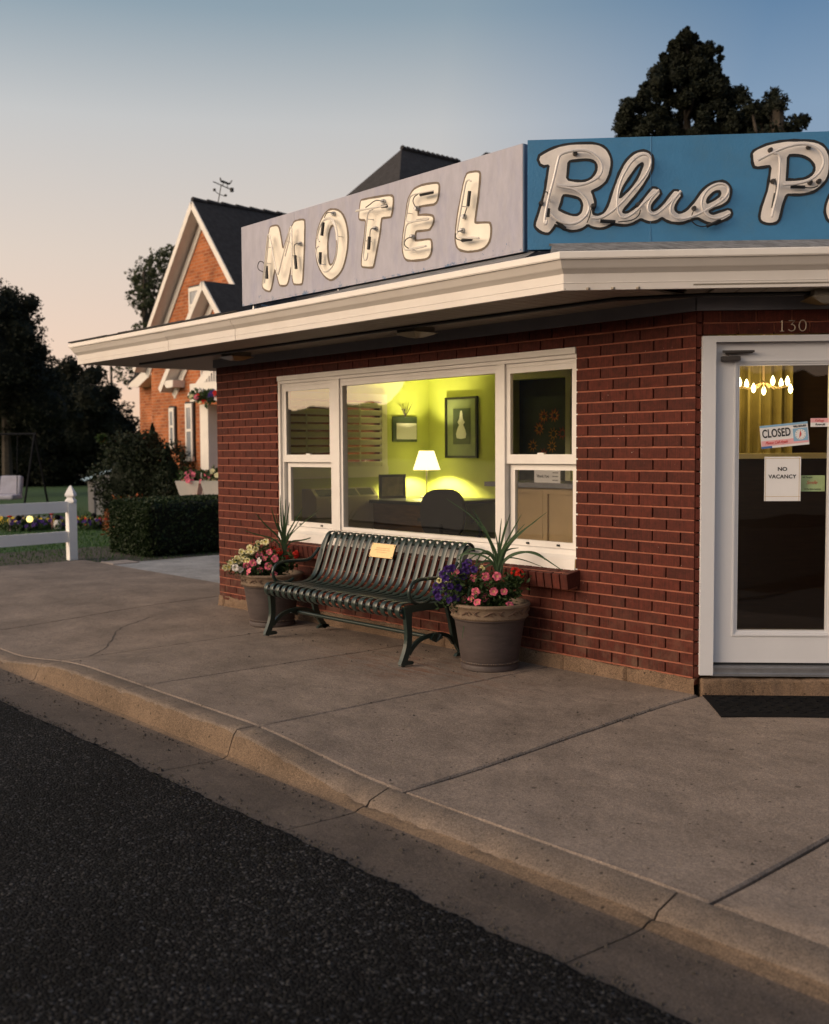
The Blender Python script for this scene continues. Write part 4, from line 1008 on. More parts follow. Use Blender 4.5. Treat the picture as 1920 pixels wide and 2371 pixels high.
link('sleeve_edge', MB().bb((-w*.98, -h*.80, .0004), (w*.98, -h*.785, .001)).bb((-w*.95, -h, .0004), (-w*.93, h*.96, .001)).bb((w*.90, -h, .0004), (w*.92, h*.96, .001)).bb((-w*.95, h*.92, .0004), (w*.95, h*.935, .001)), M['amberline'], k)
a, c = Zr(1530, 1390), Zr(1740, 1485)
k = door_card('room_note', 'small pink and white handwritten room note at the right of the door glass', 'notice', (a[0]+c[0])/2, (a[1]+c[1])/2)
w, h = (c[0]-a[0])/2, (a[1]-c[1])/2
link('slip', flat(-w, w, -h, h, -.001, 0), M['paper'], k); link('pink_half', flat(-w, w, 0, h, .0002, .0006), M['pinkpaper'], k)
link('handwriting', text_mesh('Kellogg', h*.85, shear=.4, sx=.8), M['redink'], k, (-w*.1, h*.45, .0008)); link('handwriting', text_mesh('Room #6', h*.72, shear=.3, sx=.8, off=.0002), M['ink'], k, (0, -h*.45, .0008))
a, c = Zq(1435, 585), Zq(1705, 765)
k = door_card('smile_card', 'pale green smile card hanging behind the NO VACANCY sheet', 'notice', (a[0]+c[0])/2+.01, (a[1]+c[1])/2, 0, -.10)
w, h = (c[0]-a[0])/2, (a[1]-c[1])/2
link('card', flat(-w, w, -h, h, -.001, 0), M['greenpaper'], k)
link('lettering', text_mesh('All People', h*.30), M['ink'], k, (-w*.45, h*.75, .0008)); link('lettering', text_mesh('Smile', h*.62, shear=.4), M['redink'], k, (-w*.1, h*.1, .0008)); link('lettering', text_mesh('In The Same Language', h*.26, sx=.85), M['ink'], k, (0, -h*.7, .0008))

# ================================================================== rooftop signs
def q5(x, y): return (540+x/4.822, 440+y/4.822)
def q6(x, y): return (860+x/4.568, 340+y/4.568)
def b3(x, y): return (1180+x/4.568, 290+y/4.568)
def b4(x, y): return (1540+x/4.568, 290+y/4.568)
SY, SX0, SX1, SZ0, SZ1 = -.78, -3.943, -.733, 2.756, 3.412
msg = thing('motel_sign', 'lavender rooftop sign box reading MOTEL in unlit neon letters', 'sign', (0, 0, 0))
link('sign_face', MB().bb((SX0, SY, SZ0), (-3.17, SY+.016, SZ1)).bb((-3.168, SY, SZ0), (SX1, SY+.016, SZ1)), M['motelsign'], msg)
link('sign_box', MB().bb((SX0+.004, SY+.017, SZ0+.003), (SX1-.003, SY+.075, SZ1-.003)).bb((SX1-.003, SY+.004, SZ0+.001), (SX1+.008, SY+.075, SZ1-.002)), M['signedge'], msg)
for x in (-3.83, -2.66, -.98):
    link('sign_post', MB().tube([(x, SY+.045, 2.66), (x, SY+.045, SZ0+.01)], .017, 8), M['steel'], msg)
    link('brace', MB().tube([(x+.02, SY+.10, SZ0+.0), (x+.2, SY+.40, 2.70)], .012, 6), M['steel'], msg)
def mf(p): P = onp(p[0], p[1], (0, 1, 0), SY); return (P.x, P.z)
def mt3(p, off=.055): return onp(p[0], p[1], (0, 1, 0), SY-off)
Lm = {
 'M': [[q5(*p) for p in ((412,440),(425,415),(490,403),(512,420),(530,500),(560,690),(600,560),(640,440),(672,395),(685,362),(730,345),(785,338),(800,352),(795,600),(785,850),(775,1035),(760,1045),(690,1045),(676,1030),(668,960),(652,830),(632,940),(610,1040),(595,1058),(535,1060),(520,1045),(500,960),(472,870),(460,905),(435,1060),(420,1118),(400,1125),(355,1105),(332,1075),(335,1010),(365,800),(385,640))]],
 'O': [[q5(*p) for p in ((1100,225),(1160,228),(1215,265),(1255,350),(1275,450),(1282,560),(1270,680),(1250,790),(1215,890),(1165,955),(1110,995),(1080,995),(1030,960),(985,900),(950,820),(935,720),(932,600),(945,480),(975,370),(1020,285),(1060,240))],
       [q5(*p) for p in ((1110,385),(1135,385),(1152,430),(1165,540),(1165,640),(1150,750),(1125,820),(1095,850),(1075,835),(1060,780),(1052,680),(1055,560),(1070,460),(1090,405))]],
 'T': [[q5(1430,130), q5(1445,118), q6(90,538), q6(200,523), q6(217,528), q6(232,545), q6(226,640), q6(213,725), q6(200,737), q6(112,741), q6(102,780), q6(92,900), q6(62,1060), q6(32,1220), q6(22,1258), q5(1560,855), q5(1500,855), q5(1450,850), q5(1440,835), q5(1450,700), q5(1470,560), q5(1485,400), q5(1490,325), q5(1420,322), q5(1412,310), q5(1418,230)]],
 'E': [[q6(*p) for p in ((430,490),(470,445),(560,410),(690,392),(712,400),(716,430),(705,545),(680,595),(620,605),(510,622),(497,640),(490,725),(500,735),(560,730),(640,735),(658,750),(655,800),(625,860),(600,872),(490,880),(466,895),(458,990),(470,1005),(560,995),(620,988),(636,1000),(636,1090),(620,1150),(590,1175),(500,1190),(400,1195),(360,1175),(343,1120),(335,1050),(340,960),(355,860),(375,700),(390,570))]],
 'L': [[q6(*p) for p in ((1010,300),(1030,283),(1090,275),(1130,272),(1148,285),(1145,330),(1130,500),(1110,650),(1090,800),(1105,818),(1180,812),(1240,812),(1258,825),(1265,880),(1255,980),(1215,1050),(1150,1085),(1050,1100),(960,1090),(915,1060),(900,1000),(898,930),(910,800),(940,620),(970,450))]],
}
def rough(P, a=.0016):
    out = []
    n = len(P)
    for i in range(n):
        p, q = Vector(P[i]), Vector(P[(i+1) % n]); k = max(1, int((q-p).length/.02))
        for j in range(k):
            r_ = p.lerp(q, j/k); out.append((r_.x+random.uniform(-a, a), r_.y+random.uniform(-a, a)))
    return out
def letter(par, polys, rot, origin, outm, whitem, t, face_n):
    sm_ = []
    for P in polys:
        S = smooth_path([(x, y, 0) for x, y in P], 1, True); sm_.append([(p.x, p.y) for p in S])
    outs = []
    for P in sm_:
        ob = MB(); Q = [Vector((x, y, 0)) for x, y in P]; n = len(Q); A = []; B = []
        for i in range(n):
            d1 = (Q[i]-Q[i-1]).normalized(); d2 = (Q[(i+1) % n]-Q[i]).normalized(); d = (d1+d2)
            d = d.normalized() if d.length > 1e-6 else d2
            nn = Vector((d.y, -d.x, 0)); tt = t*random.uniform(.88, 1.12); A.append(Q[i]+nn*tt); B.append(Q[i]-nn*tt)
        for i in range(n):
            z = Vector((0, 0, 2e-6*(i % 40))); j = (i+1) % n; ob.add([A[i]+z, A[j]+z, B[j]+z, B[i]+z], [(0, 1, 2, 3)])
        outs.append(link('letter_outline', ob, outm, par))
    o2 = link('letter_face', flat_shape([rough(P, .001) for P in sm_], 0, .0009), whitem, par)
    for o, dn in [(o, .0014+.0002*i) for i, o in enumerate(outs)]+[(o2, .0036)]:
        o.matrix_local = Matrix.Translation(Vector(origin)+Vector(face_n)*dn) @ rot.to_4x4()
RM = Matrix.Rotation(RAD(90), 3, 'X')
for nm, polys in Lm.items():
    P3 = [[mf(p) for p in P] for P in polys]
    letter(msg, P3, RM, (0, SY, 0), M['outbrown'], M['letterwhite'], .0155, (0, -1, 0))
def tubes(par, paths, pf, r, m, name='neon_tube', it=2):
    for P in paths:
        link(name, MB().tube(smooth_path([pf(p) for p in P], it), r, 8), m, par, smooth=True)
tubes(msg, [[q5(*p) for p in P] for P in (
  ((330,1050),(350,850),(375,600),(385,505),(396,492),(408,510),(425,590),(450,740),(478,880),(500,958),(518,890),(560,720),(610,530),(632,420),(645,406),(655,430),(655,600),(653,800),(654,950)),
  ((350,1040),(365,850),(388,640),(398,520),(404,530)),
  ((580,740),(625,560),(642,450),(648,600)),
  ((965,575),(938,550),(945,470),(985,370),(1030,315),(1080,305),(1130,350),(1160,450),(1168,560),(1160,680),(1140,790),(1100,870),(1050,912),(1010,915),(975,870),(945,790),(930,700),(928,645),(958,628)),
  ((1015,340),(1060,318),(1110,345),(1148,440),(1156,560)),
  ((1368,240),(1500,212),(1715,172)), ((1375,228),(1520,205),(1700,180)),
  ((1560,215),(1520,230),(1500,280),(1490,380),(1475,520),(1458,680),(1450,760),(1470,788),(1495,775),(1505,700)))], mt3, .0052, M['tube'])
tubes(msg, [[q6(*p) for p in P] for P in (
  ((655,465),(560,480),(450,503),(408,525),(392,600),(375,700),(366,775),(395,800),(500,782),(595,770),(608,757),(590,752),(480,770)),
  ((430,798),(385,808),(362,850),(348,960),(335,1060),(352,1092),(430,1087),(580,1050)), ((400,1080),(480,1062),(578,1046)),
  ((1055,365),(1030,348),(1003,365),(985,450),(955,620),(922,800),(905,900),(912,948),(970,965),(1140,968)), ((950,958),(1040,955),(1135,962)))], mt3, .0052, M['tube'])
def wire(par, P, pf, r=.0035, name='wire'): link(name, MB().tube(smooth_path([pf(p) for p in P], 2), r, 6), M['black'], par, smooth=True)
mt4 = lambda p: mt3(p, .045)
for P in (((350,825),(318,792),(288,800),(272,850),(282,890),(335,915)), ((755,600),(710,593),(685,612),(680,650),(692,740)), ((1125,265),(1075,245),(1040,260),(1018,310)), ((1680,128),(1610,112),(1565,130),(1540,152),(1480,195)), ((1595,430),(1552,425),(1530,450),(1527,520))):
    wire(msg, [q5(*p) for p in P], mt4)
for P in (((482,650),(450,610),(438,570),(455,525),(495,500)), ((435,952),(380,965),(350,1000),(350,1045),(395,1075)), ((1012,640),(995,690),(982,735)), ((965,885),(915,895),(888,930),(895,975),(960,992))):
    wire(msg, [q6(*p) for p in P], mt4)
for P in (((372,850),(378,990)), ((692,730),(703,880)), ((1008,360),(990,510)), ((974,695),(970,825)), ((1522,520),(1512,665)), ((1660,185),(1715,175))):
    link('electrode_cap', MB().tube([mt4(q5(*p)) for p in P], .012, 8), M['black'], msg, smooth=True)
for P in (((1040,468),(1022,628)), ((520,508),(650,480)), ((960,990),(1060,978)), ((110,632),(165,628))):
    link('electrode_cap', MB().tube([mt4(q6(*p)) for p in P], .011, 8), M['black'], msg, smooth=True)
for p in [q5(*p) for p in ((752,600),(1125,265),(1592,430),(1682,128))]+[q6(*p) for p in ((482,652),(437,950),(982,738),(965,885))]:
    P = onp(p[0], p[1], (0, 1, 0), SY-.012); link('insulator', MB().tube([(P.x, SY-.002, P.z), (P.x, SY-.032, P.z)], [.018, .013], 10), M['steel'], msg, smooth=True)
for p, q in [(q5(440,640), q5(380,640)), (q5(425,822), q5(355,812)), (q5(715,742), q5(655,730)), (q5(650,580), q5(600,575)), (q5(1225,525), q5(1165,515)), (q5(1035,830), q5(950,828)), (q5(1570,330), q5(1495,325)), (q5(1545,575), q5(1470,565)), (q6(435,708), q6(375,700)), (q6(1030,635), q6(955,630)), (q6(470,1095), q6(420,1090))]:
    a = onp(p[0], p[1], (0, 1, 0), SY-.004); b = mt3(q); link('tube_clip', MB().tube([a, b], .0028, 5), M['steel'], msg)

# the blue corner sign
BP = Vector((-.585, -.896, 2.733)); BA = RAD(44.0); BD = Vector((math.cos(BA), math.sin(BA), 0)); BN = Vector((math.sin(BA), -math.cos(BA), 0))
BZ1 = 2.733+.645; BLEN = 3.3
bsg = thing('blue_sign', 'blue rooftop sign box with white script Blue P lettering over the door', 'sign', (0, 0, 0))
def bsheet(s0, s1, n0, n1, z0, z1): return MB().box(BP+BD*((s0+s1)/2)+BN*((n0+n1)/2)+Vector((0, 0, (z0+z1)/2-BP.z)), (s1-s0, n1-n0, z1-z0), BA)
sj = (lambda P: (P-BP).dot(BD))(onp(1507, 420, BN, BN.dot(BP)))
link('sign_face', bsheet(0, sj-.001, -.016, 0, 2.733, BZ1), M['signblue'], bsg); link('sign_face', bsheet(sj+.001, BLEN, -.016, -.0015, 2.733, BZ1), M['signblue'], bsg)
link('seam_bead', MB().tube([BP+BD*(sj+.002*noise1(k*.9, 3))+Vector((0, 0, .645*k/24)) for k in range(25)], .0022, 5), M['signblue'], bsg)
link('sign_box', bsheet(.004, BLEN-.004, -.08, -.017, 2.736, BZ1-.003), M['signedge'], bsg)
for s in (.35, 1.2, 2.1): link('sign_post', MB().tube([BP+BD*s-BN*.08+Vector((0, 0, -.06)), BP+BD*s-BN*.08+Vector((0, 0, .01))], .017, 8), M['steel'], bsg)
def bf(p): P = onp(p[0], p[1], BN, BN.dot(BP))-BP; return (P.dot(BD), P.z)
def bt3(p, off=.042): return onp(p[0], p[1], BN, BN.dot(BP)+off)
blue_o = [b3(*p) for p in ((302,345),(400,285),(500,240),(600,215),(720,208),(850,205),(930,212),(1000,245),(1045,300),(1066,370),(1063,450),(1040,540),(1000,610),(930,660),(870,685),(858,705),(875,750),(890,800),(893,840),(872,890),(868,930),(890,958),(950,962),(1010,930),(1060,840),(1100,700),(1140,590),(1180,490),(1230,400),(1300,320),(1370,285),(1430,283),(1490,310),(1507,380),(1490,480),(1450,560),(1400,640),(1330,730),(1250,830),(1195,890),(1188,925),(1215,940),(1260,932),(1340,880),(1420,790),(1490,700),(1525,662),(1596,708),(1560,760),(1500,830),(1488,880),(1500,912),(1530,918),(1580,890),(1650,820))] \
 + [b4(*p) for p in ((60,745),(112,688),(172,735),(130,790),(92,860),(96,905),(130,937),(170,942),(230,910),(300,840),(350,770),(400,700),(470,640),(550,608),(620,605),(670,640),(686,700),(670,780),(625,828),(540,860),(468,888),(455,920),(480,948),(520,952),(600,922),(682,893),(700,945),(640,985),(560,1020),(470,1030),(400,1000),(340,965),(250,1000),(170,1025),(80,1020),(20,1000),(-25,968))] \
 + [b3(*p) for p in ((1590,980),(1550,1005),(1490,1015),(1440,1005),(1390,978),(1350,1000),(1290,1035),(1220,1048),(1150,1040),(1090,1028),(1060,1045),(1010,1075),(940,1083),(880,1070),(822,1040),(790,1075),(730,1100),(650,1108),(590,1090),(540,1062),(480,1040),(462,1070),(430,1120),(400,1140),(330,1115),(280,1075),(280,1050),(300,980),(340,860),(375,740),(395,640),(415,500),(430,410),(345,428))]
holes = [[b3(*p) for p in ((612,375),(680,362),(780,350),(880,358),(930,400),(935,460),(915,520),(860,580),(780,608),(690,605),(595,585),(603,480))],
         [b3(*p) for p in ((555,735),(600,728),(680,740),(745,765),(775,810),(782,860),(770,920),(730,960),(690,968),(620,955),(540,920),(508,900),(525,840))],
         [b3(*p) for p in ((1395,388),(1340,430),(1270,530),(1200,630),(1165,720),(1152,785),(1200,760),(1290,670),(1370,560),(1415,450),(1424,400))],
         [b4(*p) for p in ((427,830),(440,770),(490,715),(540,685),(590,690),(600,730),(570,772),(520,803),(460,835))]]
P_o = [b4(*p) for p in ((930,290),(1000,250),(1100,210),(1250,180),(1400,175),(1550,178),(1640,205),(1700,260),(1730,340),(1733,430),(1720,520),(1680,600),(1620,660),(1550,700),(1450,722),(1350,722),(1285,722),(1260,760),(1230,850),(1205,960),(1190,1005),(1150,1028),(1080,1032),(1030,1015),(1008,985),(1020,900),(1060,780),(1095,680),(1115,560),(1130,420),(1050,425),(955,440),(940,400),(932,340))]
P_h = [b4(*p) for p in ((1285,310),(1380,300),(1470,315),(1550,360),(1595,430),(1590,490),(1550,545),(1480,580),(1400,590),(1285,592),(1270,590),(1280,450))]
i_o = [b4(*p) for p in ((1760,720),(1810,700),(1850,730),(1830,830),(1815,930),(1835,985),(1800,1025),(1750,1020),(1715,970),(1703,900),(1715,820))]
RB = Matrix.Rotation(BA, 3, 'Z') @ Matrix.Rotation(RAD(90), 3, 'X')
for polys in ([blue_o]+holes, [P_o, P_h], [i_o]):
    letter(bsg, [[bf(p) for p in P] for P in polys], RB, BP, M['black'], M['letterblue'], .0165, BN)
tubes(bsg, [[b3(*p) for p in P] for P in (
  ((392,1005),(385,1055),(368,1035),(385,900),(420,740),(470,560),(508,390),(525,325),(570,295),(650,275),(740,262),(830,272),(910,320),(965,385),(985,450),(965,525),(900,580),(800,625),(680,645),(560,640),(498,628)),
  ((500,640),(600,662),(690,678),(770,730),(830,810),(845,880),(815,955),(730,1030),(640,1050),(540,1025),(470,975),(435,932)),
  ((865,980),(950,990),(1050,940),(1180,830),(1300,690),(1420,560),(1485,440),(1497,360),(1455,308),(1385,313),(1300,370),(1220,490),(1160,620),(1135,760),(1140,900),(1175,978),(1240,978),(1330,920),(1430,810),(1580,685)),
  ((1580,690),(1500,770),(1458,850),(1470,920),(1530,952),(1600,910),(1736,780),(1812,695)))], bt3, .0078, M['tubeb'])
tubes(bsg, [[b4(*p) for p in P] for P in (
  ((170,695),(90,790),(48,880),(70,955),(150,995),(250,985),(400,920),(540,840),(640,770),(680,690),(655,635),(590,615),(500,640),(420,710),(380,810),(400,900),(450,965),(540,992),(620,970),(680,932)),
  ((985,370),(1100,310),(1250,240),(1420,195),(1550,210),(1640,270),(1682,360),(1670,440),(1620,520),(1530,585),(1400,620),(1250,632)),
  ((1150,300),(1195,300),(1215,340),(1215,450),(1208,560),(1190,720),(1150,870),(1128,970)))], bt3, .0078, M['tubeb'])
bt4 = lambda p: bt3(p, .03)
for P in (((330,820),(355,720),(395,698),(415,740),(405,800)), ((885,850),(860,900),(850,960),(820,1030)), ((1385,895),(1370,960),(1290,1010),(1150,1022))): wire(bsg, [b3(*p) for p in P], bt4)
for P in (((305,895),(280,960),(285,1020),(340,1065),(430,1075),(560,1010)), ((1165,565),(1180,640),(1170,730)), ((1620,640),(1560,665),(1480,660))): wire(bsg, [b4(*p) for p in P], bt4)
for p in [b3(*p) for p in ((335,820),(883,852),(1358,838),(695,298))]+[b4(*p) for p in ((308,878),(1140,592),(1628,592),(1115,262),(1520,230),(1535,605))]:
    P = onp(p[0], p[1], BN, BN.dot(BP)+.012); Q = P-BN*(P-BP).dot(BN); link('insulator', MB().tube([Q, Q+BN*.03], [.016, .011], 10), M['bronze'], bsg, smooth=True)
for P in (((412,880),(405,970)), ((960,1012),(1120,1022)), ((500,1015),(590,1095))): link('electrode_cap', MB().tube([bt4(b3(*p)) for p in P], .011, 8), M['black'], bsg, smooth=True)
for P in (((1330,650),(1480,655)), ((1168,720),(1140,875)), ((440,1070),(590,1005))): link('electrode_cap', MB().tube([bt4(b4(*p)) for p in P], .010, 8), M['black'], bsg, smooth=True)
for p in [b3(*p) for p in ((675,270),(950,550),(1320,350),(1325,665),(820,945),(1330,910),(430,790))]+[b4(*p) for p in ((155,985),(400,805),(600,765),(1540,215),(1545,580),(1205,625))]:
    a = bt3(p); Q = a-BN*(a-BP).dot(BN); link('tube_clip', MB().tube([Q, a+BN*.008], .003, 5), M['steel'], bsg)
# ================================================================== bench
bx0, bx1 = -3.655, -1.905
bench = thing('bench', 'dark green metal strap bench with a brass plaque under the window', 'bench', ((bx0+bx1)/2, -.45, -.012))
BO = Vector(((bx0+bx1)/2, -.45, -.012))
def bl(p): return Vector(p)-BO
prof = [(-.755, .335), (-.785, .350), (-.800, .385), (-.792, .420), (-.768, .441), (-.73, .447), (-.66, .438), (-.55, .424), (-.46, .419), (-.39, .424), (-.335, .442), (-.295, .475), (-.265, .525), (-.235, .60), (-.205, .68), (-.178, .755), (-.155, .805), (-.130, .832), (-.098, .840), (-.066, .828), (-.045, .800), (-.040, .770)]
pr3 = smooth_path([(0, y, z) for y, z in prof], 1)
ns = 21; sw_ = .047; th_ = .0055
vs = []; fs = []
for i, p in enumerate(pr3):
    t = (pr3[min(i+1, len(pr3)-1)]-pr3[max(i-1, 0)]).normalized(); nrm = Vector((0, -t.z, t.y))
    a = p-Vector((0, BO.y, BO.z))
    for dx, dn in ((-sw_/2, th_/2), (-sw_/2+.006, th_*.9), (sw_/2-.006, th_*.9), (sw_/2, th_/2), (sw_/2, -th_/2), (-sw_/2, -th_/2)):
        vs.append((dx, a.y+nrm.y*dn, a.z+nrm.z*dn))
m = 6
for i in range(len(pr3)-1):
    for k in range(m): fs.append((i*m+k, i*m+(k+1) % m, (i+1)*m+(k+1) % m, (i+1)*m+k))
fs += [tuple(range(m)), tuple(reversed(range((len(pr3)-1)*m, len(pr3)*m)))]
sm_me = MB().add(vs, fs).mesh('slat', True); sm_me.materials.append(M['bench'])
for k in range(ns):
    x = bx0+.03+(bx1-bx0-.06)*k/(ns-1); link('slat', sm_me, None, bench, (x-BO.x, 0, 0))
# round rails the straps wrap
for y, z, nm in ((-.757, .385, 'front_rail'), (-.085, .792, 'top_rail'), (-.35, .418, 'seat_rail')):
    link(nm, MB().tube([bl((bx0+.01, y, z)), bl((bx1-.01, y, z))], .017 if nm != 'top_rail' else .016, 10), M['bench'], bench, smooth=True)
link('stretcher', MB().tube([bl((bx0+.02, -.46, .165)), bl((bx1-.02, -.46, .165))], .016, 10), M['bench'], bench, smooth=True)
def plate(poly, x, t, name, par):
    P = [bl((x-t/2, y, z)) for y, z in poly]; link(name, MB().prism(P, (t, 0, 0)), M['bench'], par)
def ribbon(pts, w, x, t):                                           # flat bar following a curve in the y-z plane
    mb = MB(); P = smooth_path([(0, y, z) for y, z in pts], 2); vs = []; k = len(P)
    ws = w if isinstance(w, (list, tuple)) else [w, w]
    for i, p in enumerate(P):
        tg = (P[min(i+1, k-1)]-P[max(i-1, 0)]).normalized(); nr = Vector((0, -tg.z, tg.y)); f = i/(k-1)*(len(ws)-1); j = min(int(f), len(ws)-2); ww = ws[j]+(ws[j+1]-ws[j])*(f-j)
        for sx, sn in ((-1, -1), (-1, 1), (1, 1), (1, -1)): vs.append(bl((x+sx*t/2, p.y+nr.y*sn*ww/2, p.z+nr.z*sn*ww/2)))
    fs = [(i*4+q, i*4+(q+1) % 4, (i+1)*4+(q+1) % 4, (i+1)*4+q) for i in range(k-1) for q in range(4)]+[(0, 1, 2, 3), tuple((k-1)*4+q for q in (3, 2, 1, 0))]
    return mb.add(vs, fs)
for ex, sgn in ((bx0+.004, -1), (bx1-.004, 1)):
    t = .030
    ef = link('end_frame', ribbon([(-.74, .40), (-.6, .405), (-.45, .398), (-.33, .41), (-.26, .47), (-.215, .60), (-.165, .74), (-.10, .81)], [.05, .05, .045, .04], ex, t), M['bench'], bench)
    link('front_leg', ribbon([(-.728, .42), (-.722, .30), (-.715, .20), (-.728, .12), (-.755, .05), (-.785, .002)], [.075, .05, .045, .05, .04], ex, t+.006), M['bench'], ef)
    link('foot', MB().prism([bl((ex-t/2, y, z)) for y, z in ((-.80, .0), (-.69, .0), (-.675, .012), (-.69, .026), (-.73, .03), (-.78, .03))], (t, 0, 0)), M['bench'], ef)
    link('rear_leg', ribbon([(-.33, .40), (-.30, .30), (-.28, .20), (-.25, .11), (-.20, .04), (-.165, .002)], [.06, .045, .045, .045, .04], ex, t), M['bench'], ef)
    link('foot', MB().prism([bl((ex-t/2, y, z)) for y, z in ((-.26, .0), (-.13, .0), (-.14, .026), (-.20, .03), (-.245, .02))], (t, 0, 0)), M['bench'], ef)
    link('brace_arch', ribbon([(-.715, .075), (-.68, .12), (-.62, .165), (-.54, .185), (-.46, .19), (-.38, .185), (-.31, .155), (-.27, .10)], .028, ex, t*.8), M['bench'], ef)
    shl = MB()
    for k in range(7):
        a = RAD(30+20*k); shl.tube([bl((ex+sgn*.012, -.46, .135)), bl((ex+sgn*.018, -.46+.062*math.cos(a), .135+.068*math.sin(a)))], [.004, .013], 6)
    link('shell_ornament', shl, M['bench'], ef, smooth=True)
    ab = MB().tube(smooth_path([bl((ex, y, z)) for y, z in ((-.50, .455), (-.54, .432), (-.62, .428), (-.685, .455), (-.712, .51), (-.69, .575), (-.62, .606), (-.50, .606), (-.38, .600), (-.31, .612), (-.265, .655), (-.225, .70))], 2), .0135, 10)
    link('armrest', ab, M['bench'], ef, smooth=True)
pq = link('plaque', bevbox((.295, .004, .118), .001), M['plaque'], bench)
pc = Vector((-2.815, -.205, .727)); pq.location = bl(pc); pq.rotation_euler = (RAD(-21), 0, 0)
for sx in (-1, 1):
    for sz in (-1, 1): link('screw', MB().tube([(sx*.137, -.002, sz*.048), (sx*.137, -.005, sz*.048)], .0045, 8), M['bronze'], pq)
for zz, ln in ((.02, .17), (.004, .20), (-.014, .13)): link('engraving', MB().bb((-ln/2, -.0028, zz-.003), (ln/2, -.0021, zz+.003)), mat('engraved line', (.55, .38, .18), .5), pq)

# ================================================================== planters
M['relief'] = mat('brown relief', (.105, .062, .042), .7, var=.2, scale=30)
def planter(loc, label, ang):
    t = thing('planter', label, 'planter', loc, ang, 'brown rope-edged planters flanking the bench')
    prof = [(.001, .0), (.196, .0), (.204, .006), (.206, .03), (.200, .040), (.203, .05), (.2065, .056), (.203, .062), (.205, .068), (.218, .15), (.233, .25), (.247, .335), (.252, .352), (.262, .358), (.264, .368)]
    link('body', MB().lathe(prof, n=64), M['pot'], t, smooth=True)
    rim = [(.262, .365), (.270, .372), (.272, .382), (.270, .395), (.276, .43), (.281, .448), (.286, .452), (.288, .462), (.284, .470), (.270, .474), (.258, .468), (.252, .44), (.25, .40)]
    r_ = link('rim', MB().lathe(rim, n=64), M['potrim'], t, smooth=True)
    bd = MB()
    for k in range(86):
        a = 2*math.pi*k/86
        for R, z, q in ((.272, .377, .0055), (.287, .457, .005), (.206, .057, .005)):
            if R < .25 and k % 4 == 3: continue
            c = Vector((R*math.cos(a), R*math.sin(a), z))
            bd.add([c+Vector(v)*q for v in ((1, 0, 0), (-1, 0, 0), (0, 1, 0), (0, -1, 0), (0, 0, 1), (0, 0, -1))], [(0, 2, 4), (2, 1, 4), (1, 3, 4), (3, 0, 4), (2, 0, 5), (1, 2, 5), (3, 1, 5), (0, 3, 5)])
    link('rope_beading', bd, M['potrim'], r_, smooth=True)
    sc = MB()                                                      # scrolled leaf relief round the rim
    for k in range(10):
        a0 = 2*math.pi*k/10
        def onr(da, z, q=.0): a = a0+da; R = .2715+(z-.395)*.17+q; return (R*math.cos(a), R*math.sin(a), z)
        sc.tube([onr(.02, .402, .001), onr(.10, .412, .003), (onr(.18, .426, .003)), onr(.26, .430, .003), onr(.32, .420, .002), onr(.30, .408, .001)], [.003, .0055, .0065, .0055, .004, .002], 5)
        sc.tube([onr(.16, .425, .002), onr(.20, .410, .003), onr(.27, .400, .002)], [.003, .006, .002], 5)
        sc.tube([onr(.34, .432, .002), onr(.42, .424, .004), onr(.47, .408, .003), onr(.55, .402, .001)], [.002, .006, .006, .002], 5)
        sc.tube([onr(.40, .410, .002), onr(.46, .430, .004), onr(.54, .438, .002)], [.002, .005, .002], 5)
    link('scroll_relief', sc, M['relief'], r_, smooth=True)
    link('soil', MB().lathe([(.001, .415), (.251, .415), (.251, .43), (.001, .44)], n=32), M['soil'], t)
    return t
PR = Vector((-1.478, -.325, gz(-1.48, -.33))); PL = Vector((-4.245, -.325, gz(-4.24, -.33)))
planter(PR, 'brown planter with scrolled sandy rim to the right of the bench', .3)
planter(PL, 'brown planter with scrolled sandy rim beyond the left end of the bench', 1.1)

def petal_mat(name, col, throat, vein):
    m = mat(name, col, .55, var=.06, scale=30, spec=.25); nt = m.node_tree; L = nt.links; b = nt.nodes['Principled BSDF']
    src = b.inputs['Base Color'].links[0].from_socket
    tc = _n(nt, 'ShaderNodeTexCoord'); ln = _n(nt, 'ShaderNodeVectorMath', operation='LENGTH'); L.new(tc.outputs['Object'], ln.inputs[0])
    rp = _n(nt, 'ShaderNodeMapRange'); rp.inputs[1].default_value = .004; rp.inputs[2].default_value = .013; rp.inputs[3].default_value = 1; rp.inputs[4].default_value = 0
    L.new(ln.outputs['Value'], rp.inputs[0]); mx = _n(nt, 'ShaderNodeMix', data_type='RGBA'); mx.inputs[7].default_value = (*throat, 1); L.new(rp.outputs[0], mx.inputs[0]); L.new(src, mx.inputs[6])
    r2 = _n(nt, 'ShaderNodeMapRange'); r2.inputs[1].default_value = .010; r2.inputs[2].default_value = .020; r2.inputs[3].default_value = .55; r2.inputs[4].default_value = 0
    L.new(ln.outputs['Value'], r2.inputs[0]); m2 = _n(nt, 'ShaderNodeMix', data_type='RGBA'); m2.inputs[7].default_value = (*vein, 1); L.new(r2.outputs[0], m2.inputs[0]); L.new(src, m2.inputs[6]); L.new(m2.outputs[2], mx.inputs[6])
    L.new(mx.outputs[2], b.inputs['Base Color'])
    t = _n(nt, 'ShaderNodeBsdfTranslucent'); L.new(mx.outputs[2], t.inputs[0]); ms = _n(nt, 'ShaderNodeMixShader'); ms.inputs[0].default_value = .3
    L.new(b.outputs[0], ms.inputs[1]); L.new(t.outputs[0], ms.inputs[2]); L.new(ms.outputs[0], nt.nodes['Material Output'].inputs[0]); return m
M['pink'] = petal_mat('pink petals', (.92, .20, .30), (.85, .65, .25), (.55, .06, .15))
M['yellow'] = petal_mat('pale yellow petals', (.86, .80, .48), (.75, .62, .10), (.80, .70, .25))
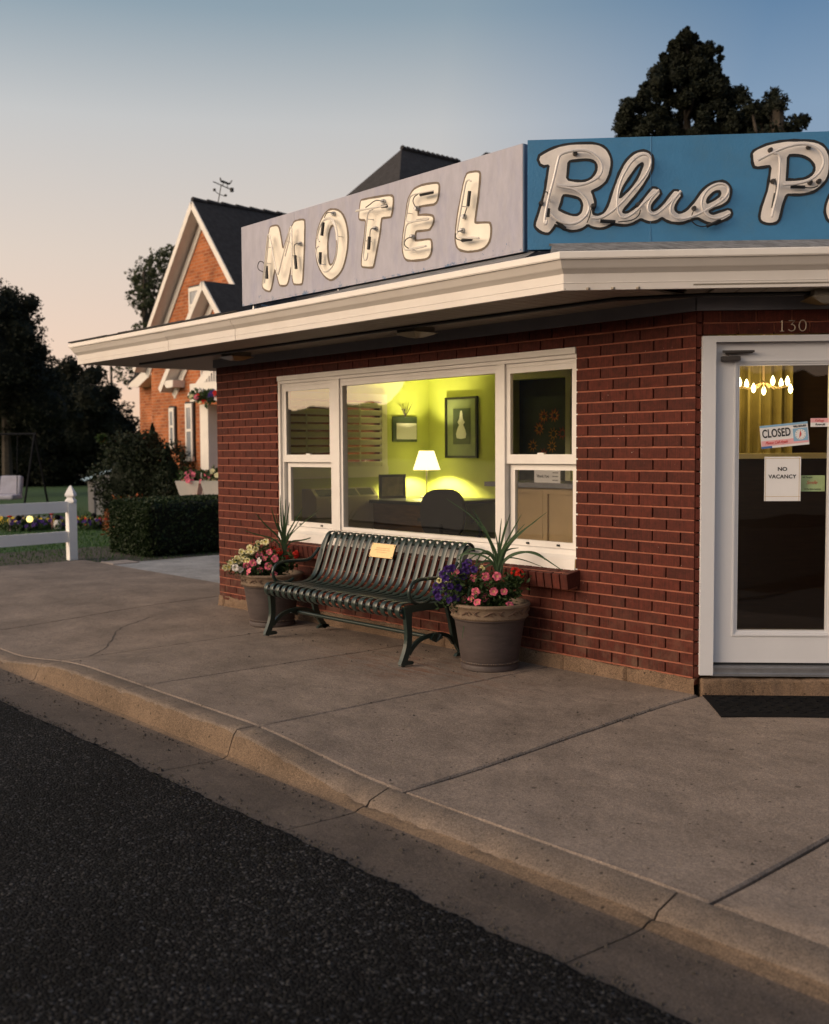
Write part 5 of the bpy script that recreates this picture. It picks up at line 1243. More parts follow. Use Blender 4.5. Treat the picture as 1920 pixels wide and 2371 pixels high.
M['whitep'] = petal_mat('white petals', (.82, .78, .76), (.75, .7, .3), (.8, .75, .7))
M['purple'] = petal_mat('purple petals', (.055, .02, .17), (.03, .01, .06), (.03, .01, .09))
M['redp'] = petal_mat('red petals', (.62, .03, .018), (.5, .02, .01), (.5, .02, .01))
M['leafg'] = leaf_mat('petunia leaves', (.030, .055, .018), (.055, .095, .030))
M['spike'] = leaf_mat('spike leaves', (.045, .085, .035), (.06, .11, .05), .45, .15)
def blossom_mesh(R, seed):
    rnd = random.Random(seed); vs = [(0, 0, -.010)]; n = 30; fs = []
    for ring, rr, zz in ((0, .22, -.004), (1, .62, .002), (2, 1.0, .0)):
        for j in range(n):
            a = 2*math.pi*j/n; lob = 1-.17*(abs(math.cos(2.5*a))**6)*(1 if ring == 2 else .2)
            r = R*rr*lob; z = zz+(.005*math.cos(5*a)+.003*math.sin(11*a+seed) if ring == 2 else 0)+rnd.uniform(-.0006, .0006)
            vs.append((r*math.cos(a), r*math.sin(a), z))
    for j in range(n):
        fs.append((0, 1+j, 1+(j+1) % n))
        for q in range(2): fs.append((1+q*n+j, 1+(q+1)*n+j, 1+(q+1)*n+(j+1) % n, 1+q*n+(j+1) % n))
    return MB().add(vs, fs).mesh('blossom', True)
BLM = {}
def blossom(par, P, nrm, R, mk, seed):
    key = (mk, seed % 3, round(R, 3))
    if key not in BLM: me = blossom_mesh(R, seed % 3); me.materials.append(M[mk]); BLM[key] = me
    o = link('blossom', BLM[key], None, par, P); q = Vector(nrm).to_track_quat('Z', 'Y'); q = q @ Matrix.Rotation(random.random()*6.28, 3, 'Z').to_quaternion()
    o.rotation_euler = q.to_euler(); return o
def leaves(n, gen, size, rnd):
    mb = MB()
    for i in range(n):
        p, d = gen(rnd); d = Vector(d).normalized(); s = size*rnd.uniform(.6, 1.3)
        a = d.cross(Vector((rnd.gauss(0, 1), rnd.gauss(0, 1), rnd.gauss(0, 1)))).normalized(); nn = a.cross(d)
        p = Vector(p); mb.add([p, p+d*s*.5+a*s*.28+nn*s*.05, p+d*s-nn*s*.08, p+d*s*.5-a*s*.28+nn*s*.05], [(0, 1, 2), (0, 2, 3)])
    return mb
TOC = Vector((CAM.x, CAM.y, 0))
def toward(P): v = Vector((CAM.x-P.x, CAM.y-P.y, 0)); return v.normalized()
def plant(name, label, cat, pot, zone, fol_n, blooms, mk, R, seed, depth=.16):
    """blooms: photo-measured spots, set on an upright plane in front of the pot centre"""
    rnd = random.Random(seed); tc = toward(pot)
    pts = []
    for (u, v) in blooms:
        off = depth*rnd.uniform(.55, 1.15); P = onp(u, v, tc, tc.dot(pot)+off); pts.append(P)
    t = thing(name, label, cat, pot+Vector((0, 0, .42)))
    base = t.location
    cen = sum(pts, Vector())/len(pts)
    def gen(r):
        P = r.choice(pts); root = Vector((pot.x, pot.y, pot.z+.44))
        q = P.lerp(root, abs(r.gauss(0, .35)))+Vector((r.gauss(0, .03), r.gauss(0, .03), r.gauss(-.015, .025)))-tc*.02
        return q-base, (r.gauss(0, 1)+tc.x*.4, r.gauss(0, 1)+tc.y*.4, r.gauss(.3, .7))
    link('foliage', leaves(fol_n, gen, zone, rnd), M['leafg'], t)
    st_ = MB()
    for P in pts[:14]: st_.tube([Vector((pot.x, pot.y, pot.z+.43))-base, (P+Vector((pot.x, pot.y, pot.z+.52)))/2-base, P-tc*.012-base], .0022, 4)
    link('stems', st_, M['leafg'], t)
    for i, P in enumerate(pts):
        nrm = tc*1.0+Vector((rnd.gauss(0, .35), rnd.gauss(0, .35), .35+rnd.gauss(0, .3))); blossom(t, P-base, nrm, R*rnd.uniform(.85, 1.1), mk, i)
    return t
def z2(*L): return [(480+x/4.34, 1160+y/4.34) for x, y in L]
def z3(*L): return [(840+x/4.34, 1260+y/4.34) for x, y in L]
plant('pink_petunia', 'pink petunias over the front of the right-hand planter', 'flower', PR, .034, 900, z3((1245,390),(1315,475),(1420,475),(1135,480),(1090,550),(1020,555),(1230,540),(1150,582),(1480,612),(1115,340),(1235,325),(930,285),(1350,322)), 'pink', .030, 3, .20)
rp = random.Random(5)
plant('purple_petunia', 'deep purple petunias spilling from the left side of the right-hand planter', 'flower', PR, .032, 900, z3(*[(740,490),(735,420),(790,415),(860,480),(905,520),(940,540),(830,340),(850,250),(900,240),(940,400),(960,440),(1030,210),(1040,260),(920,350),(1010,330),(880,420),(1120,250),(800,300),(760,530),(990,270),(1060,180),(870,560)]), 'purple', .031, 4, .19)
plant('white_petunia', 'few cream petunias among the purple ones of the right-hand planter', 'flower', PR, .03, 200, z3((1205,235),(768,365),(862,368)), 'yellow', .024, 6, .20)
plant('pink_petunia', 'pink petunias at the front of the left-hand planter', 'flower', PL, .034, 900, z2((390,650),(415,705),(530,695),(615,655),(525,550),(580,575),(680,580),(460,620),(625,515),(672,740)), 'pink', .034, 8, .20)
plant('yellow_petunia', 'pale yellow petunias trailing over the left of the left-hand planter', 'flower', PL, .034, 900, z2((220,665),(180,670),(275,605),(235,620),(360,550),(400,510),(440,510),(430,550),(375,600),(490,480),(510,425),(560,415),(590,410),(320,600),(405,598),(425,465),(345,510),(300,575)), 'yellow', .030, 9, .12)
plant('white_petunia', 'three white petunias between the pink and yellow of the left-hand planter', 'flower', PL, .03, 120, z2((520,602),(335,690),(282,670)), 'whitep', .033, 10, .2)
def geranium(label, pot, heads, seed):
    rnd = random.Random(seed); tc = toward(pot); t = thing('red_geranium', label, 'flower', pot+Vector((0, 0, .42))); base = t.location.copy()
    pts = [onp(u, v, tc, tc.dot(pot)+rnd.uniform(-.04, .1)) for u, v in heads]
    def gen(r):
        P = r.choice(pts); return P.lerp(Vector((pot.x, pot.y, pot.z+.46)), r.random()*.8)+Vector((r.gauss(0, .04), r.gauss(0, .04), r.gauss(-.05, .03)))-base, (r.gauss(0, 1), r.gauss(0, 1), r.gauss(.5, .6))
    link('foliage', leaves(420, gen, .05, rnd), M['leafg'], t)
    for P in pts:
        mb = MB()
        for k in range(26):
            d = Vector((rnd.gauss(0, 1), rnd.gauss(0, 1), rnd.gauss(.2, 1))).normalized(); c = P-base+d*.028; a = d.cross(Vector((.3, .5, .8))).normalized(); b = d.cross(a)
            for j in range(5):
                aa = j*1.257; e = a*math.cos(aa)+b*math.sin(aa); f = a*math.cos(aa+.9)+b*math.sin(aa+.9); mb.add([c, c+e*.013+d*.004, c+f*.013+d*.004], [(0, 1, 2)])
        link('flower_head', mb, M['redp'], t)
        link('stalk', MB().tube([Vector((pot.x, pot.y, pot.z+.44))-base, P-base], .003, 5), M['leafg'], t)
    return t
geranium('single red geranium at the wall side of the right-hand planter', PR, z3((1530,275),(1575,300)), 11)
geranium('red geraniums behind the pink petunias of the left-hand planter', PL, z2((665,490),(590,518),(722,512),(790,470),(745,545),(800,575),(910,525),(890,540)), 12)

def spike(label, pot, base_px, tips, seed):
    rnd = random.Random(seed); tc = toward(pot); side = Vector((-tc.y, tc.x, 0))*-1
    t = thing('spike_plant', label, 'plant', pot+Vector((0, 0, .42))); org = t.location.copy()
    B0 = onp(base_px[0], base_px[1], tc, tc.dot(pot)+.02)
    for (mu, mv, tu, tv, w) in tips:
        dep = rnd.uniform(-.14, .16)
        Mi = onp(mu, mv, tc, tc.dot(pot)+.02+dep*.55); Ti = onp(tu, tv, tc, tc.dot(pot)+.02+dep)
        root = B0+Vector((rnd.gauss(0, .010), rnd.gauss(0, .010), -.09))
        P = smooth_path([root, B0+(Mi-B0)*.25+Vector((0, 0, .03)), Mi, Ti], 3); n = len(P); vs = []
        ax = (Ti-root).cross(tc).normalized() if (Ti-root).length > 0 else side
        for i, p in enumerate(P):
            f = i/(n-1); ww = w*(.55+.9*f*(1-f)*2)*(1-f**3)+.0008
            tg = (P[min(i+1, n-1)]-P[max(i-1, 0)]).normalized(); a = tg.cross(tc+Vector((0, 0, .3))).normalized(); dn = a.cross(tg)
            vs += [p-a*ww-org+dn*ww*.3, p-org, p+a*ww-org+dn*ww*.3]
        fs = [(i*3+k, i*3+k+1, i*3+k+4, i*3+k+3) for i in range(n-1) for k in range(2)]
        link('leaf', MB().add(vs, fs), M['spike'], t, smooth=True)
    return t
def e5(x, y): return (980+x/3.97, 800+y/3.97)
tr = []
for (m_, t_, w) in (((500,1600),(215,1408),.006), ((560,1680),(450,1497),.009), ((600,1760),(470,1600),.009), ((700,1800),(720,1590),.010), ((735,1760),(800,1545),.010), ((740,1720),(770,1600),.009), ((790,1760),(905,1550),.009), ((800,1790),(935,1640),.011), ((860,1740),(1050,1605),.012), ((930,1690),(1140,1530),.006), ((640,1830),(560,1660),.009),
                    ((470,1850),(300,1950),.010), ((330,1900),(352,2070),.010), ((540,1870),(440,2130),.011), ((520,1900),(400,1985),.009), ((1000,1880),(1305,2085),.011), ((1050,1880),(1190,2055),.011), ((900,1960),(1110,2040),.006), ((790,1870),(880,1860),.009), ((690,1850),(655,1680),.009), ((600,1930),(520,2040),.008)):
    tr.append((*e5(*m_), *e5(*t_), w*.72))
tr.append((1093, 1310, 1070, 1480, .008)); tr.append((1105, 1330, 1050, 1420, .007))
spike('tall spiky dracaena with arching blades in the right-hand planter', PR, e5(690, 1990), tr, 21)
tl_ = []
for (m_, t_, w) in (((600,260),(482,120),.012), ((690,230),(640,55),.012), ((740,200),(735,-60),.012), ((780,180),(790,-20),.012), ((800,200),(830,10),.012), ((850,250),(960,70),.011), ((930,250),(1135,75),.006), ((960,400),(1148,330),.011), ((500,340),(370,295),.010), ((770,220),(760,40),.013), ((860,300),(930,180),.010), ((720,260),(690,120),.011)):
    tl_.append((480+m_[0]/4.34, 1160+m_[1]/4.34, 480+t_[0]/4.34, 1160+t_[1]/4.34, w*.7))
spike('upright spiky dracaena in the left-hand planter', PL, (480+775/4.34, 1160+445/4.34), tl_, 22)
# ================================================================== neighbouring house
def hbrick():
    m = bpy.data.materials.new('orange house brick'); m.use_nodes = True; nt = m.node_tree; L = nt.links; b = nt.nodes['Principled BSDF']
    b.inputs['Roughness'].default_value = .85; b.inputs['Specular IOR Level'].default_value = .2
    tc = _n(nt, 'ShaderNodeTexCoord'); sp_ = _n(nt, 'ShaderNodeSeparateXYZ'); mp = _n(nt, 'ShaderNodeCombineXYZ'); L.new(tc.outputs['Object'], sp_.inputs[0]); ax_ = _n(nt, 'ShaderNodeMath', operation='ADD'); L.new(sp_.outputs[0], ax_.inputs[0]); L.new(sp_.outputs[1], ax_.inputs[1]); L.new(ax_.outputs[0], mp.inputs[0]); L.new(sp_.outputs[2], mp.inputs[1])
    br = _n(nt, 'ShaderNodeTexBrick'); br.inputs['Scale'].default_value = 1; br.inputs['Brick Width'].default_value = .24; br.inputs['Row Height'].default_value = .085; br.inputs['Mortar Size'].default_value = .010
    br.inputs['Color1'].default_value = (.46, .145, .052, 1); br.inputs['Color2'].default_value = (.27, .078, .032, 1); br.inputs['Mortar'].default_value = (.40, .22, .13, 1); br.inputs['Bias'].default_value = -.1
    L.new(mp.outputs[0], br.inputs['Vector'])
    no = _n(nt, 'ShaderNodeTexNoise'); no.inputs['Scale'].default_value = 2.2; no.inputs['Detail'].default_value = 8; L.new(tc.outputs['Object'], no.inputs['Vector'])
    rp = _n(nt, 'ShaderNodeMapRange'); rp.inputs[1].default_value = .3; rp.inputs[2].default_value = .7; rp.inputs[3].default_value = .7; rp.inputs[4].default_value = 1.2; L.new(no.outputs[0], rp.inputs[0])
    mx = _n(nt, 'ShaderNodeMix', data_type='RGBA', blend_type='MULTIPLY'); mx.inputs[0].default_value = 1; L.new(br.outputs[0], mx.inputs[6]); L.new(rp.outputs[0], mx.inputs[7]); L.new(mx.outputs[2], b.inputs['Base Color'])
    bp = _n(nt, 'ShaderNodeBump'); bp.inputs['Strength'].default_value = .5; bp.inputs['Distance'].default_value = .01; bp.invert = True; L.new(br.outputs['Fac'], bp.inputs['Height']); L.new(bp.outputs[0], b.inputs['Normal'])
    return m
M['hbrick'] = hbrick()
M['htrim'] = mat('house trim white', (.72, .68, .63), .5, var=.05)
M['hroof'] = mat('house shingles', (.030, .028, .030), .95, var=.4, scale=8, bump=.6, bscale=40)
M['hglass'] = mat('house window glass', (.25, .27, .30), .08, var=.1, spec=.8)
house = thing('brick_house', 'steep-gabled orange brick house with white trim beyond the driveway', 'house', (-20, 8.4, -.1))
HO = house.location.copy()
def hl(p): return Vector(p)-HO
def gable(ax, yr, yw, az, sl, xl, xr, zb, ridge_to, name):
    """rake plane yr, wall plane yw; apex (ax, az); half-widths to xl / xr"""
    el, er = az-sl*(ax-xl), az-sl*(xr-ax)
    wl, wr = xl+.38, xr-.38
    P = [hl((wl, yw, zb)), hl((wr, yw, zb)), hl((wr, yw, az-sl*(wr-ax)-.12)), hl((ax, yw, az-.14)), hl((wl, yw, az-sl*(ax-wl)-.12))]
    w = link('wall', MB().prism(P, (0, .25, 0)), M['hbrick'], house)
    for sx, xe, ze in ((-1, xl, el), (1, xr, er)):
        d = Vector((xe-ax, 0, ze-az)); nrm = Vector((d.z, 0, -d.x)).normalized()
        if nrm.z < 0: nrm = -nrm
        A = Vector((ax, yr, az)); B = Vector((xe, yr, ze))
        th = .06
        r = link('roof', MB().add([hl(A+nrm*th), hl(B+nrm*th), hl(B+nrm*th+Vector((0, ridge_to-yr, 0))), hl(A+nrm*th+Vector((0, ridge_to-yr, 0))), hl(A), hl(B), hl(B+Vector((0, ridge_to-yr, 0))), hl(A+Vector((0, ridge_to-yr, 0)))],
             [(0, 1, 2, 3), (7, 6, 5, 4), (0, 4, 5, 1), (1, 5, 6, 2), (0, 3, 7, 4)]), M['hroof'], house)
        # rake board, moulding and underside
        a2, b2 = A-Vector((0, .03, 0)), B-Vector((0, .03, 0))
        link('rake_board', MB().prism([hl(a2+nrm*.05), hl(b2+nrm*.05), hl(b2-nrm*.10), hl(a2-Vector((0, 0, .15)))], (0, .035, 0)), M['htrim'], house)
        link('rake_soffit', MB().prism([hl(A-Vector((0, 0, .10))), hl(B-nrm*.06), hl(B-nrm*.06+Vector((0, yw-yr, 0))), hl(A-Vector((0, 0, .10))+Vector((0, yw-yr, 0)))], -nrm*.03), M['htrim'], house)
        link('frieze', MB().prism([hl(A-Vector((0, 0, .24))+Vector((0, yw-yr-.03, 0))), hl(B-nrm*.13+Vector((0, yw-yr-.03, 0))), hl(B-nrm*.33+Vector((0, yw-yr-.03, 0))), hl(A-Vector((0, 0, .5))+Vector((0, yw-yr-.03, 0)))], (0, .025, 0)), M['htrim'], house)
    return w
AX, AZ = -20.13, 7.725
gable(AX, 8.0, 8.32, AZ, 1.19, -23.45, -16.8, -.1, 15.0, 'main')
pa = onp(470, 655, (0, 1, 0), 7.0)
gable(pa.x, 7.0, 7.30, pa.z, 1.09, pa.x-2.15, pa.x+2.3, -.1, 8.55, 'porch')
ff = onp(372, 894, (0, 1, 0), 6.98); link('cornice_return', MB().prism([hl(ff+Vector((.10, 0, .12))), hl(ff+Vector((.62, 0, .12))), hl(ff+Vector((.60, 0, -.05))), hl(ff+Vector((.28, 0, -.06)))], (0, .5, 0)), M['htrim'], house)
# recessed wing at the far left with its eave
yw = 10.0; wl = onp(325, 1000, (0, 1, 0), yw).x
link('wall', MB().bb(hl((wl, yw, -.1)), hl((-21, yw+.3, 3.6))), M['hbrick'], house)
ea, eb = onp(299, 889, (0, 1, 0), yw-.4), onp(345, 846, (0, 1, 0), yw-.4)
d = (eb-ea); ec = ea+d*2.2
link('eave_trim', MB().prism([hl(ea), hl(ec), hl(ec+Vector((0, 0, -.28))), hl(ea+d*.45+Vector((0, 0, -.34))), hl(ea+Vector((.1, 0, -.10)))], (0, .4, 0)), M['htrim'], house)
link('roof', MB().prism([hl(ea+Vector((-.05, -.02, .03))), hl(ec+Vector((0, -.02, .03))), hl(ec+Vector((0, 0, .12))), hl(ea+Vector((-.05, 0, .09)))], (0, 5, 0)), M['hroof'], house)
# main hipped roof behind
ap = Vector((-18, 13.07, 9.5)); ap2 = Vector((-18, 15.2, 9.5))
c0 = [Vector((-23.2, 8.6, 4.2)), Vector((-13.6, 8.9, 4.2)), Vector((-13.6, 19.5, 4.2)), Vector((-23.2, 19.5, 4.2))]
link('roof', MB().add([hl(v) for v in c0+[ap, ap2]], [(0, 1, 4), (1, 2, 5, 4), (2, 3, 5), (3, 0, 4, 5)]), M['hroof'], house)
rv = MB()
for k in range(12):
    a = ap.lerp(ap2, k/12); b = ap.lerp(ap2, (k+.9)/12); rv.tube([hl(a+Vector((0, 0, .04))), hl(b+Vector((0, 0, .0)))], .07, 5)
link('ridge_cap', rv, M['hroof'], house); rv = MB()
for q in range(16):
    a = Vector((AX, 8.0+.42*q, AZ+.09)); rv.tube([hl(a), hl(a+Vector((0, .40, -.035)))], .07, 5)
link('ridge_cap', rv, M['hroof'], house)
q2 = onp(1125, 352, (1, 0, 0), -16.0); q1 = onp(1060, 402, (1, 0, 0), -16.0)
link('roof', MB().add([hl(q1+Vector((0, -1.5, -1.2))), hl(q2), hl(q2+Vector((0, 4, 0))), hl(q2+Vector((2.5, -1, -3.5))), hl(q2+Vector((2.5, 5, -3.5))), hl(q1+Vector((-2, -1, -3)))], [(0, 1, 3), (1, 2, 4, 3), (0, 5, 1)]), M['hroof'], house)
link('wall', MB().bb(hl((-22.6, 9.0, -.1)), hl((-14.0, 19.0, 4.3))), M['hbrick'], house)
bx_ = onp(806, 668, (0, 1, 0), 8.7)
# windows
def hwin(u0, u1, v0, v1, yw_, arch=True):
    a = onp(u0, v0, (0, 1, 0), yw_-.02); b = onp(u1, v1, (0, 1, 0), yw_-.02)
    x0, x1, z1, z0 = a.x, b.x, a.z, b.z
    f = link('window', MB().bb(hl((x0-.04, yw_-.05, z0-.1)), hl((x1+.04, yw_+.01, z1+.05))), M['black'], house)
    link('frame', MB().bb(hl((x0, yw_-.08, z0)), hl((x0+.06, yw_-.051, z1))).bb(hl((x1-.06, yw_-.08, z0)), hl((x1, yw_-.051, z1))).bb(hl((x0+.06, yw_-.08, z1-.10)), hl((x1-.06, yw_-.051, z1))).bb(hl((x0+.06, yw_-.08, (z0+z1)/2-.03)), hl((x1-.06, yw_-.051, (z0+z1)/2+.03))).bb(hl((x0-.05, yw_-.12, z0-.10)), hl((x1+.05, yw_-.051, z0))), M['htrim'], f)
    link('pane', MB().bb(hl((x0+.06, yw_-.065, z0)), hl((x1-.06, yw_-.055, z1-.1))), M['hglass'], f)
hwin(433, 451, 935, 1058, 7.3); hwin(395, 408, 945, 1030, 8.32); hwin(356, 366, 955, 1020, 10.0); hwin(441, 466, 668, 745, 8.32)
# entrance porch: column, entablature, small gable
ca_ = onp(487, 1000, (0, 1, 0), 6.3)
link('column', MB().bb(hl((ca_.x-.17, 6.15, .1)), hl((ca_.x+.17, 6.49, 2.55))), M['htrim'], house)
link('column_plinth', MB().bb(hl((ca_.x-.23, 6.09, -.1)), hl((ca_.x+.23, 6.55, .12))), M['htrim'], house)
link('entablature', MB().bb(hl((ca_.x-.32, 6.0, 2.62)), hl((ca_.x+2.6, 7.5, 3.0))), M['htrim'], house)
ga, gb_ = onp(434, 914, (0, 1, 0), 6.2), onp(478, 852, (0, 1, 0), 6.2)
gd = (gb_-ga); link('porch_rake', MB().prism([hl(ga), hl(ga+gd*2), hl(ga+gd*2+Vector((.12, 0, -.22))), hl(ga+Vector((.12, 0, -.12)))], (0, .5, 0)), M['htrim'], house)
pf = onp(475, 1152, (0, 1, 0), 6.3).z
link('porch_floor', MB().bb(hl((ca_.x-.9, 5.5, -.1)), hl((-13.5, 7.3, pf))), M['hbrick'], house)
hr = MB()
for k in range(9): hr.bb(hl((ca_.x-.2+.1*k, 6.2, 3.0)), hl((ca_.x-.17+.1*k, 6.23, 3.45)))
hr.bb(hl((ca_.x-.25, 6.18, 3.45)), hl((ca_.x+.9, 6.25, 3.5))); link('balcony_rail', hr, M['htrim'], house)
# weather vane on the ridge
vb = onp(503, 472, (1, 0, 0), AX); va = thing('weather_vane', 'small horse weather vane on the ridge of the brick house', 'weather vane', vb)
r_ = Vector((.659, .752, 0)); lean = r_*.07+Vector((0, 0, .30))
link('rod', MB().tube([(0, 0, -.1), lean*1.62], .014, 6), M['black'], va)
k1 = lean*.80; k2 = lean*1.55
link('compass_arms', MB().tube([k1-r_*.12+Vector((0, 0, .10)), k1-r_*.05+Vector((0, 0, .03)), k1, k1+r_*.08-Vector((0, 0, .03)), k1+r_*.15-Vector((0, 0, .05))], .009, 5).box(k1-r_*.12+Vector((0, 0, .11)), (.05, .05, .06)).box(k1+r_*.16-Vector((0, 0, .03)), (.05, .05, .05)), M['black'], va)
e1, e2 = k2-r_*.20+Vector((0, 0, .09)), k2+r_*.27-Vector((0, 0, .12))
link('arrow', MB().tube([e1, e2], .014, 5).box(e2, (.07, .07, .10)), M['black'], va)
hp = [k2+r_*.0+Vector((0, 0, .10)), k2+r_*.05+Vector((0, 0, .09)), k2+r_*.16+Vector((0, 0, .045)), k2+r_*.22+Vector((0, 0, .03))]
link('horse', MB().tube(hp, [.03, .032, .03, .022], 6).tube([hp[0], hp[0]+Vector((0, 0, .09))-r_*.02], [.025, .015], 5).tube([hp[3], hp[3]+r_*.06+Vector((0, 0, .09))], [.02, .012], 5).tube([hp[1], hp[1]-Vector((0, 0, .1))], .01, 5).tube([hp[2], hp[2]-Vector((0, 0, .1))], .01, 5), M['black'], va)

# hanging flower box and porch planters
rnd = random.Random(31)
def posy(name, label, cat, c, rx, ry, rz, n, cols, par_extra=None):
    t = thing(name, label, cat, c)
    def gen(r): return Vector((r.gauss(0, rx*.5), r.gauss(0, ry*.5), r.gauss(0, rz*.5))), (r.gauss(0, 1), r.gauss(0, 1), r.gauss(.3, 1))
    link('foliage', leaves(260, gen, .12, rnd), M['leafg'], t)
    for i in range(n):
        P = Vector((rnd.uniform(-rx, rx), rnd.uniform(-ry, 0), rnd.uniform(-rz, rz))); blossom(t, P, (.7, -.7, .3), .06, rnd.choice(cols), i)
    return t
fc = onp(478, 917, (0, 1, 0), 5.95); posy('flower_box', 'mixed flower box along the porch roof of the brick house', 'flower box', fc, .48, .12, .11, 18, ('pink', 'yellow', 'purple', 'whitep', 'redp'))
M['tub'] = mat('white tub', (.70, .66, .62), .5, var=.05)
for (u, v, lab) in ((441, 1126, 'white tapered tub of flowers on the porch beside the column'), (500, 1126, 'second white tapered tub of flowers, half hidden by the motel corner')):
    c = onp(u, v, (0, 1, 0), 5.7); pz = onp(u, 1152, (0, 1, 0), 5.7).z
    t = thing('porch_planter', lab, 'planter', (c.x, c.y, pz), RAD(45)); hh = c.z-pz+.12
    link('tub', MB().add([(-.17, -.17, 0), (.17, -.17, 0), (.17, .17, 0), (-.17, .17, 0), (-.26, -.26, hh), (.26, -.26, hh), (.26, .26, hh), (-.26, .26, hh)], [(0, 3, 2, 1), (4, 5, 6, 7), (0, 1, 5, 4), (1, 2, 6, 5), (2, 3, 7, 6), (3, 0, 4, 7)]), M['tub'], t)
    posy('porch_flowers', 'pink and cream flowers in the ' + lab.split(' tapered')[0].replace('white', 'white') + ' porch tub', 'flower', (c.x, c.y, pz+hh+.08), .26, .22, .12, 14, ('pink', 'yellow', 'pink'))

# ================================================================== fence
fp = Vector((-11.626, 1.0, -.10)); ft = 1.085
fence = thing('rail_fence', 'white two-rail fence ending in a post with a pointed cap', 'fence', fp)
link('post', MB().box((0, 0, .44), (.125, .125, .88)), M['vinyl'], fence)
zc = .885
link('post_cap', MB().lathe([(.001, 0), (.088, .0), (.094, .02), (.088, .045), (.070, .06), (.062, .075), (.066, .09), (.092, .10), (.095, .118), (.088, .14), (.062, .19), (.03, .238), (.004, .262)], (0, 0, zc-.005), 4), M['vinyl'], fence).rotation_euler = (0, 0, RAD(0))
fdir = (Vector((-11.453, -.121, 0))-Vector((-11.63, .97, 0))).normalized()
for z0, z1 in ((.640, .804), (.193, .357)):
    L_ = 4.2; ang = math.atan2(fdir.y, fdir.x)
    link('rail', MB().box(fdir*(.04+L_/2)+Vector((0, 0, (z0+z1)/2+.10)), (L_, .045, z1-z0), ang), M['vinyl'], fence)
p2 = fdir*4.3; link('post', MB().box(p2+Vector((0, 0, .44)), (.125, .125, .88)), M['vinyl'], fence)

# ================================================================== hedge, shrubs, trees
M['hedge'] = leaf_mat('hedge leaves', (.010, .021, .006), (.026, .046, .012), .6, .15)
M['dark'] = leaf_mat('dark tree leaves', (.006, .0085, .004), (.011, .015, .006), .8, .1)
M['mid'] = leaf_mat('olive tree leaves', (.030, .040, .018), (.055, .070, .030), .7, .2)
M['bark'] = mat('bark', (.05, .04, .03), .9, var=.4, scale=12, bump=.6, bscale=20)
def leafcloud(pts, size, rnd, up=.2):
    mb = MB()
    for p in pts:
        d = Vector((rnd.gauss(0, 1), rnd.gauss(0, 1), rnd.gauss(up, .8))).normalized(); a = d.cross(Vector((rnd.gauss(0, 1), rnd.gauss(0, 1), rnd.gauss(0, 1)))).normalized(); s = size*rnd.uniform(.6, 1.4); p = Vector(p)
        mb.add([p-d*s*.5, p+a*s*.3, p+d*s*.5, p-a*s*.3], [(0, 1, 2, 3)])
    return mb
rnd = random.Random(77)
hdg = thing('box_hedge', 'clipped dark green box hedge between lawn and driveway', 'hedge', (-11.75, 4.4, -.09))
hx0, hx1, hy0, hy1, hz = -.60, .72, -2.45, 2.6, .88
pts = []
for i in range(15000):
    f = rnd.random()
    x, y = rnd.uniform(hx0, hx1), rnd.uniform(hy0, hy1); z = rnd.uniform(.03, hz)
    if f < .4: z = hz+rnd.gauss(0, .02)+.03*noise1(x*2+y, 2)
    elif f < .75: y = hy0+rnd.gauss(0, .03)
    elif f < .95: x = hx1+rnd.gauss(0, .03)
    r = .16
    ez = max(0, z-(hz-r)); ex = max(0, x-(hx1-r)); ey = max(0, (hy0+r)-y)
    e = math.sqrt(ez*ez+ex*ex+ey*ey)
    if e > r: k = r/e; z = hz-r+ez*k if ez else z; x = hx1-r+ex*k if ex else x; y = hy0+r-ey*k if ey else y
    pts.append((x, y, z))
link('foliage', leafcloud(pts, .055, rnd), M['hedge'], hdg); link('inner_mass', bevbox((1.1, 4.8, .8), .12, 3), M['dark'], hdg, (.06, .07, .42))
def blob_pts(c, r, n, rnd, shell=.75):
    out = []
    for i in range(n):
        d = Vector((rnd.gauss(0, 1), rnd.gauss(0, 1), rnd.gauss(0, 1))).normalized(); k = shell+(1-shell)*rnd.random() if rnd.random() < .8 else rnd.random()
        k *= 1+.18*math.sin(d.x*7+c[0])*math.sin(d.y*6+c[1])+.12*math.sin(d.z*9+c[2])
        out.append((c[0]+d.x*r[0]*k, c[1]+d.y*r[1]*k, c[2]+d.z*r[2]*k))
    return out
def core_blob(mb, c, r, rnd):
    n, k = 9, 6; vs = []; fs = []
    for j in range(k+1):
        th = math.pi*j/k
        for i in range(n):
            ph = 2*math.pi*i/n; q = rnd.uniform(.82, 1.12); vs.append((c[0]+r[0]*q*math.sin(th)*math.cos(ph), c[1]+r[1]*q*math.sin(th)*math.sin(ph), c[2]+r[2]*q*math.cos(th)))
    for j in range(k):
        for i in range(n): fs.append((j*n+i, j*n+(i+1) % n, (j+1)*n+(i+1) % n, (j+1)*n+i))
    mb.add(vs, fs)
def shrub(name, label, cat, loc, blobs, leaf, m, seed, per=1200, trunk=None, core=0):
    rnd = random.Random(seed); t = thing(name, label, cat, loc); pts = []
    for c, r in blobs: pts += blob_pts(c, r, int(per*r[0]*r[2]+60), rnd)
    lc = leafcloud(pts, leaf, rnd)
    if core:
        for c, r in blobs: core_blob(lc, c, [q*core for q in r], rnd)
    link('crown' if trunk else 'foliage', lc, m, t)
    if trunk:
        tb = MB().tube([(0, 0, -.1), (trunk[1]*.1, 0, trunk[0]*.5), (trunk[1]*.2, 0, trunk[0])], [trunk[2], trunk[2]*.75, trunk[2]*.5], 8)
        for c, r in blobs[:7]: tb.tube([(0, 0, trunk[0]*.7), (c[0]*.5, c[1]*.5, (trunk[0]*.7+c[2])/2), c], [trunk[2]*.5, trunk[2]*.3, trunk[2]*.08], 6)
        link('trunk', tb, M['bark'], t, smooth=True)
    return t
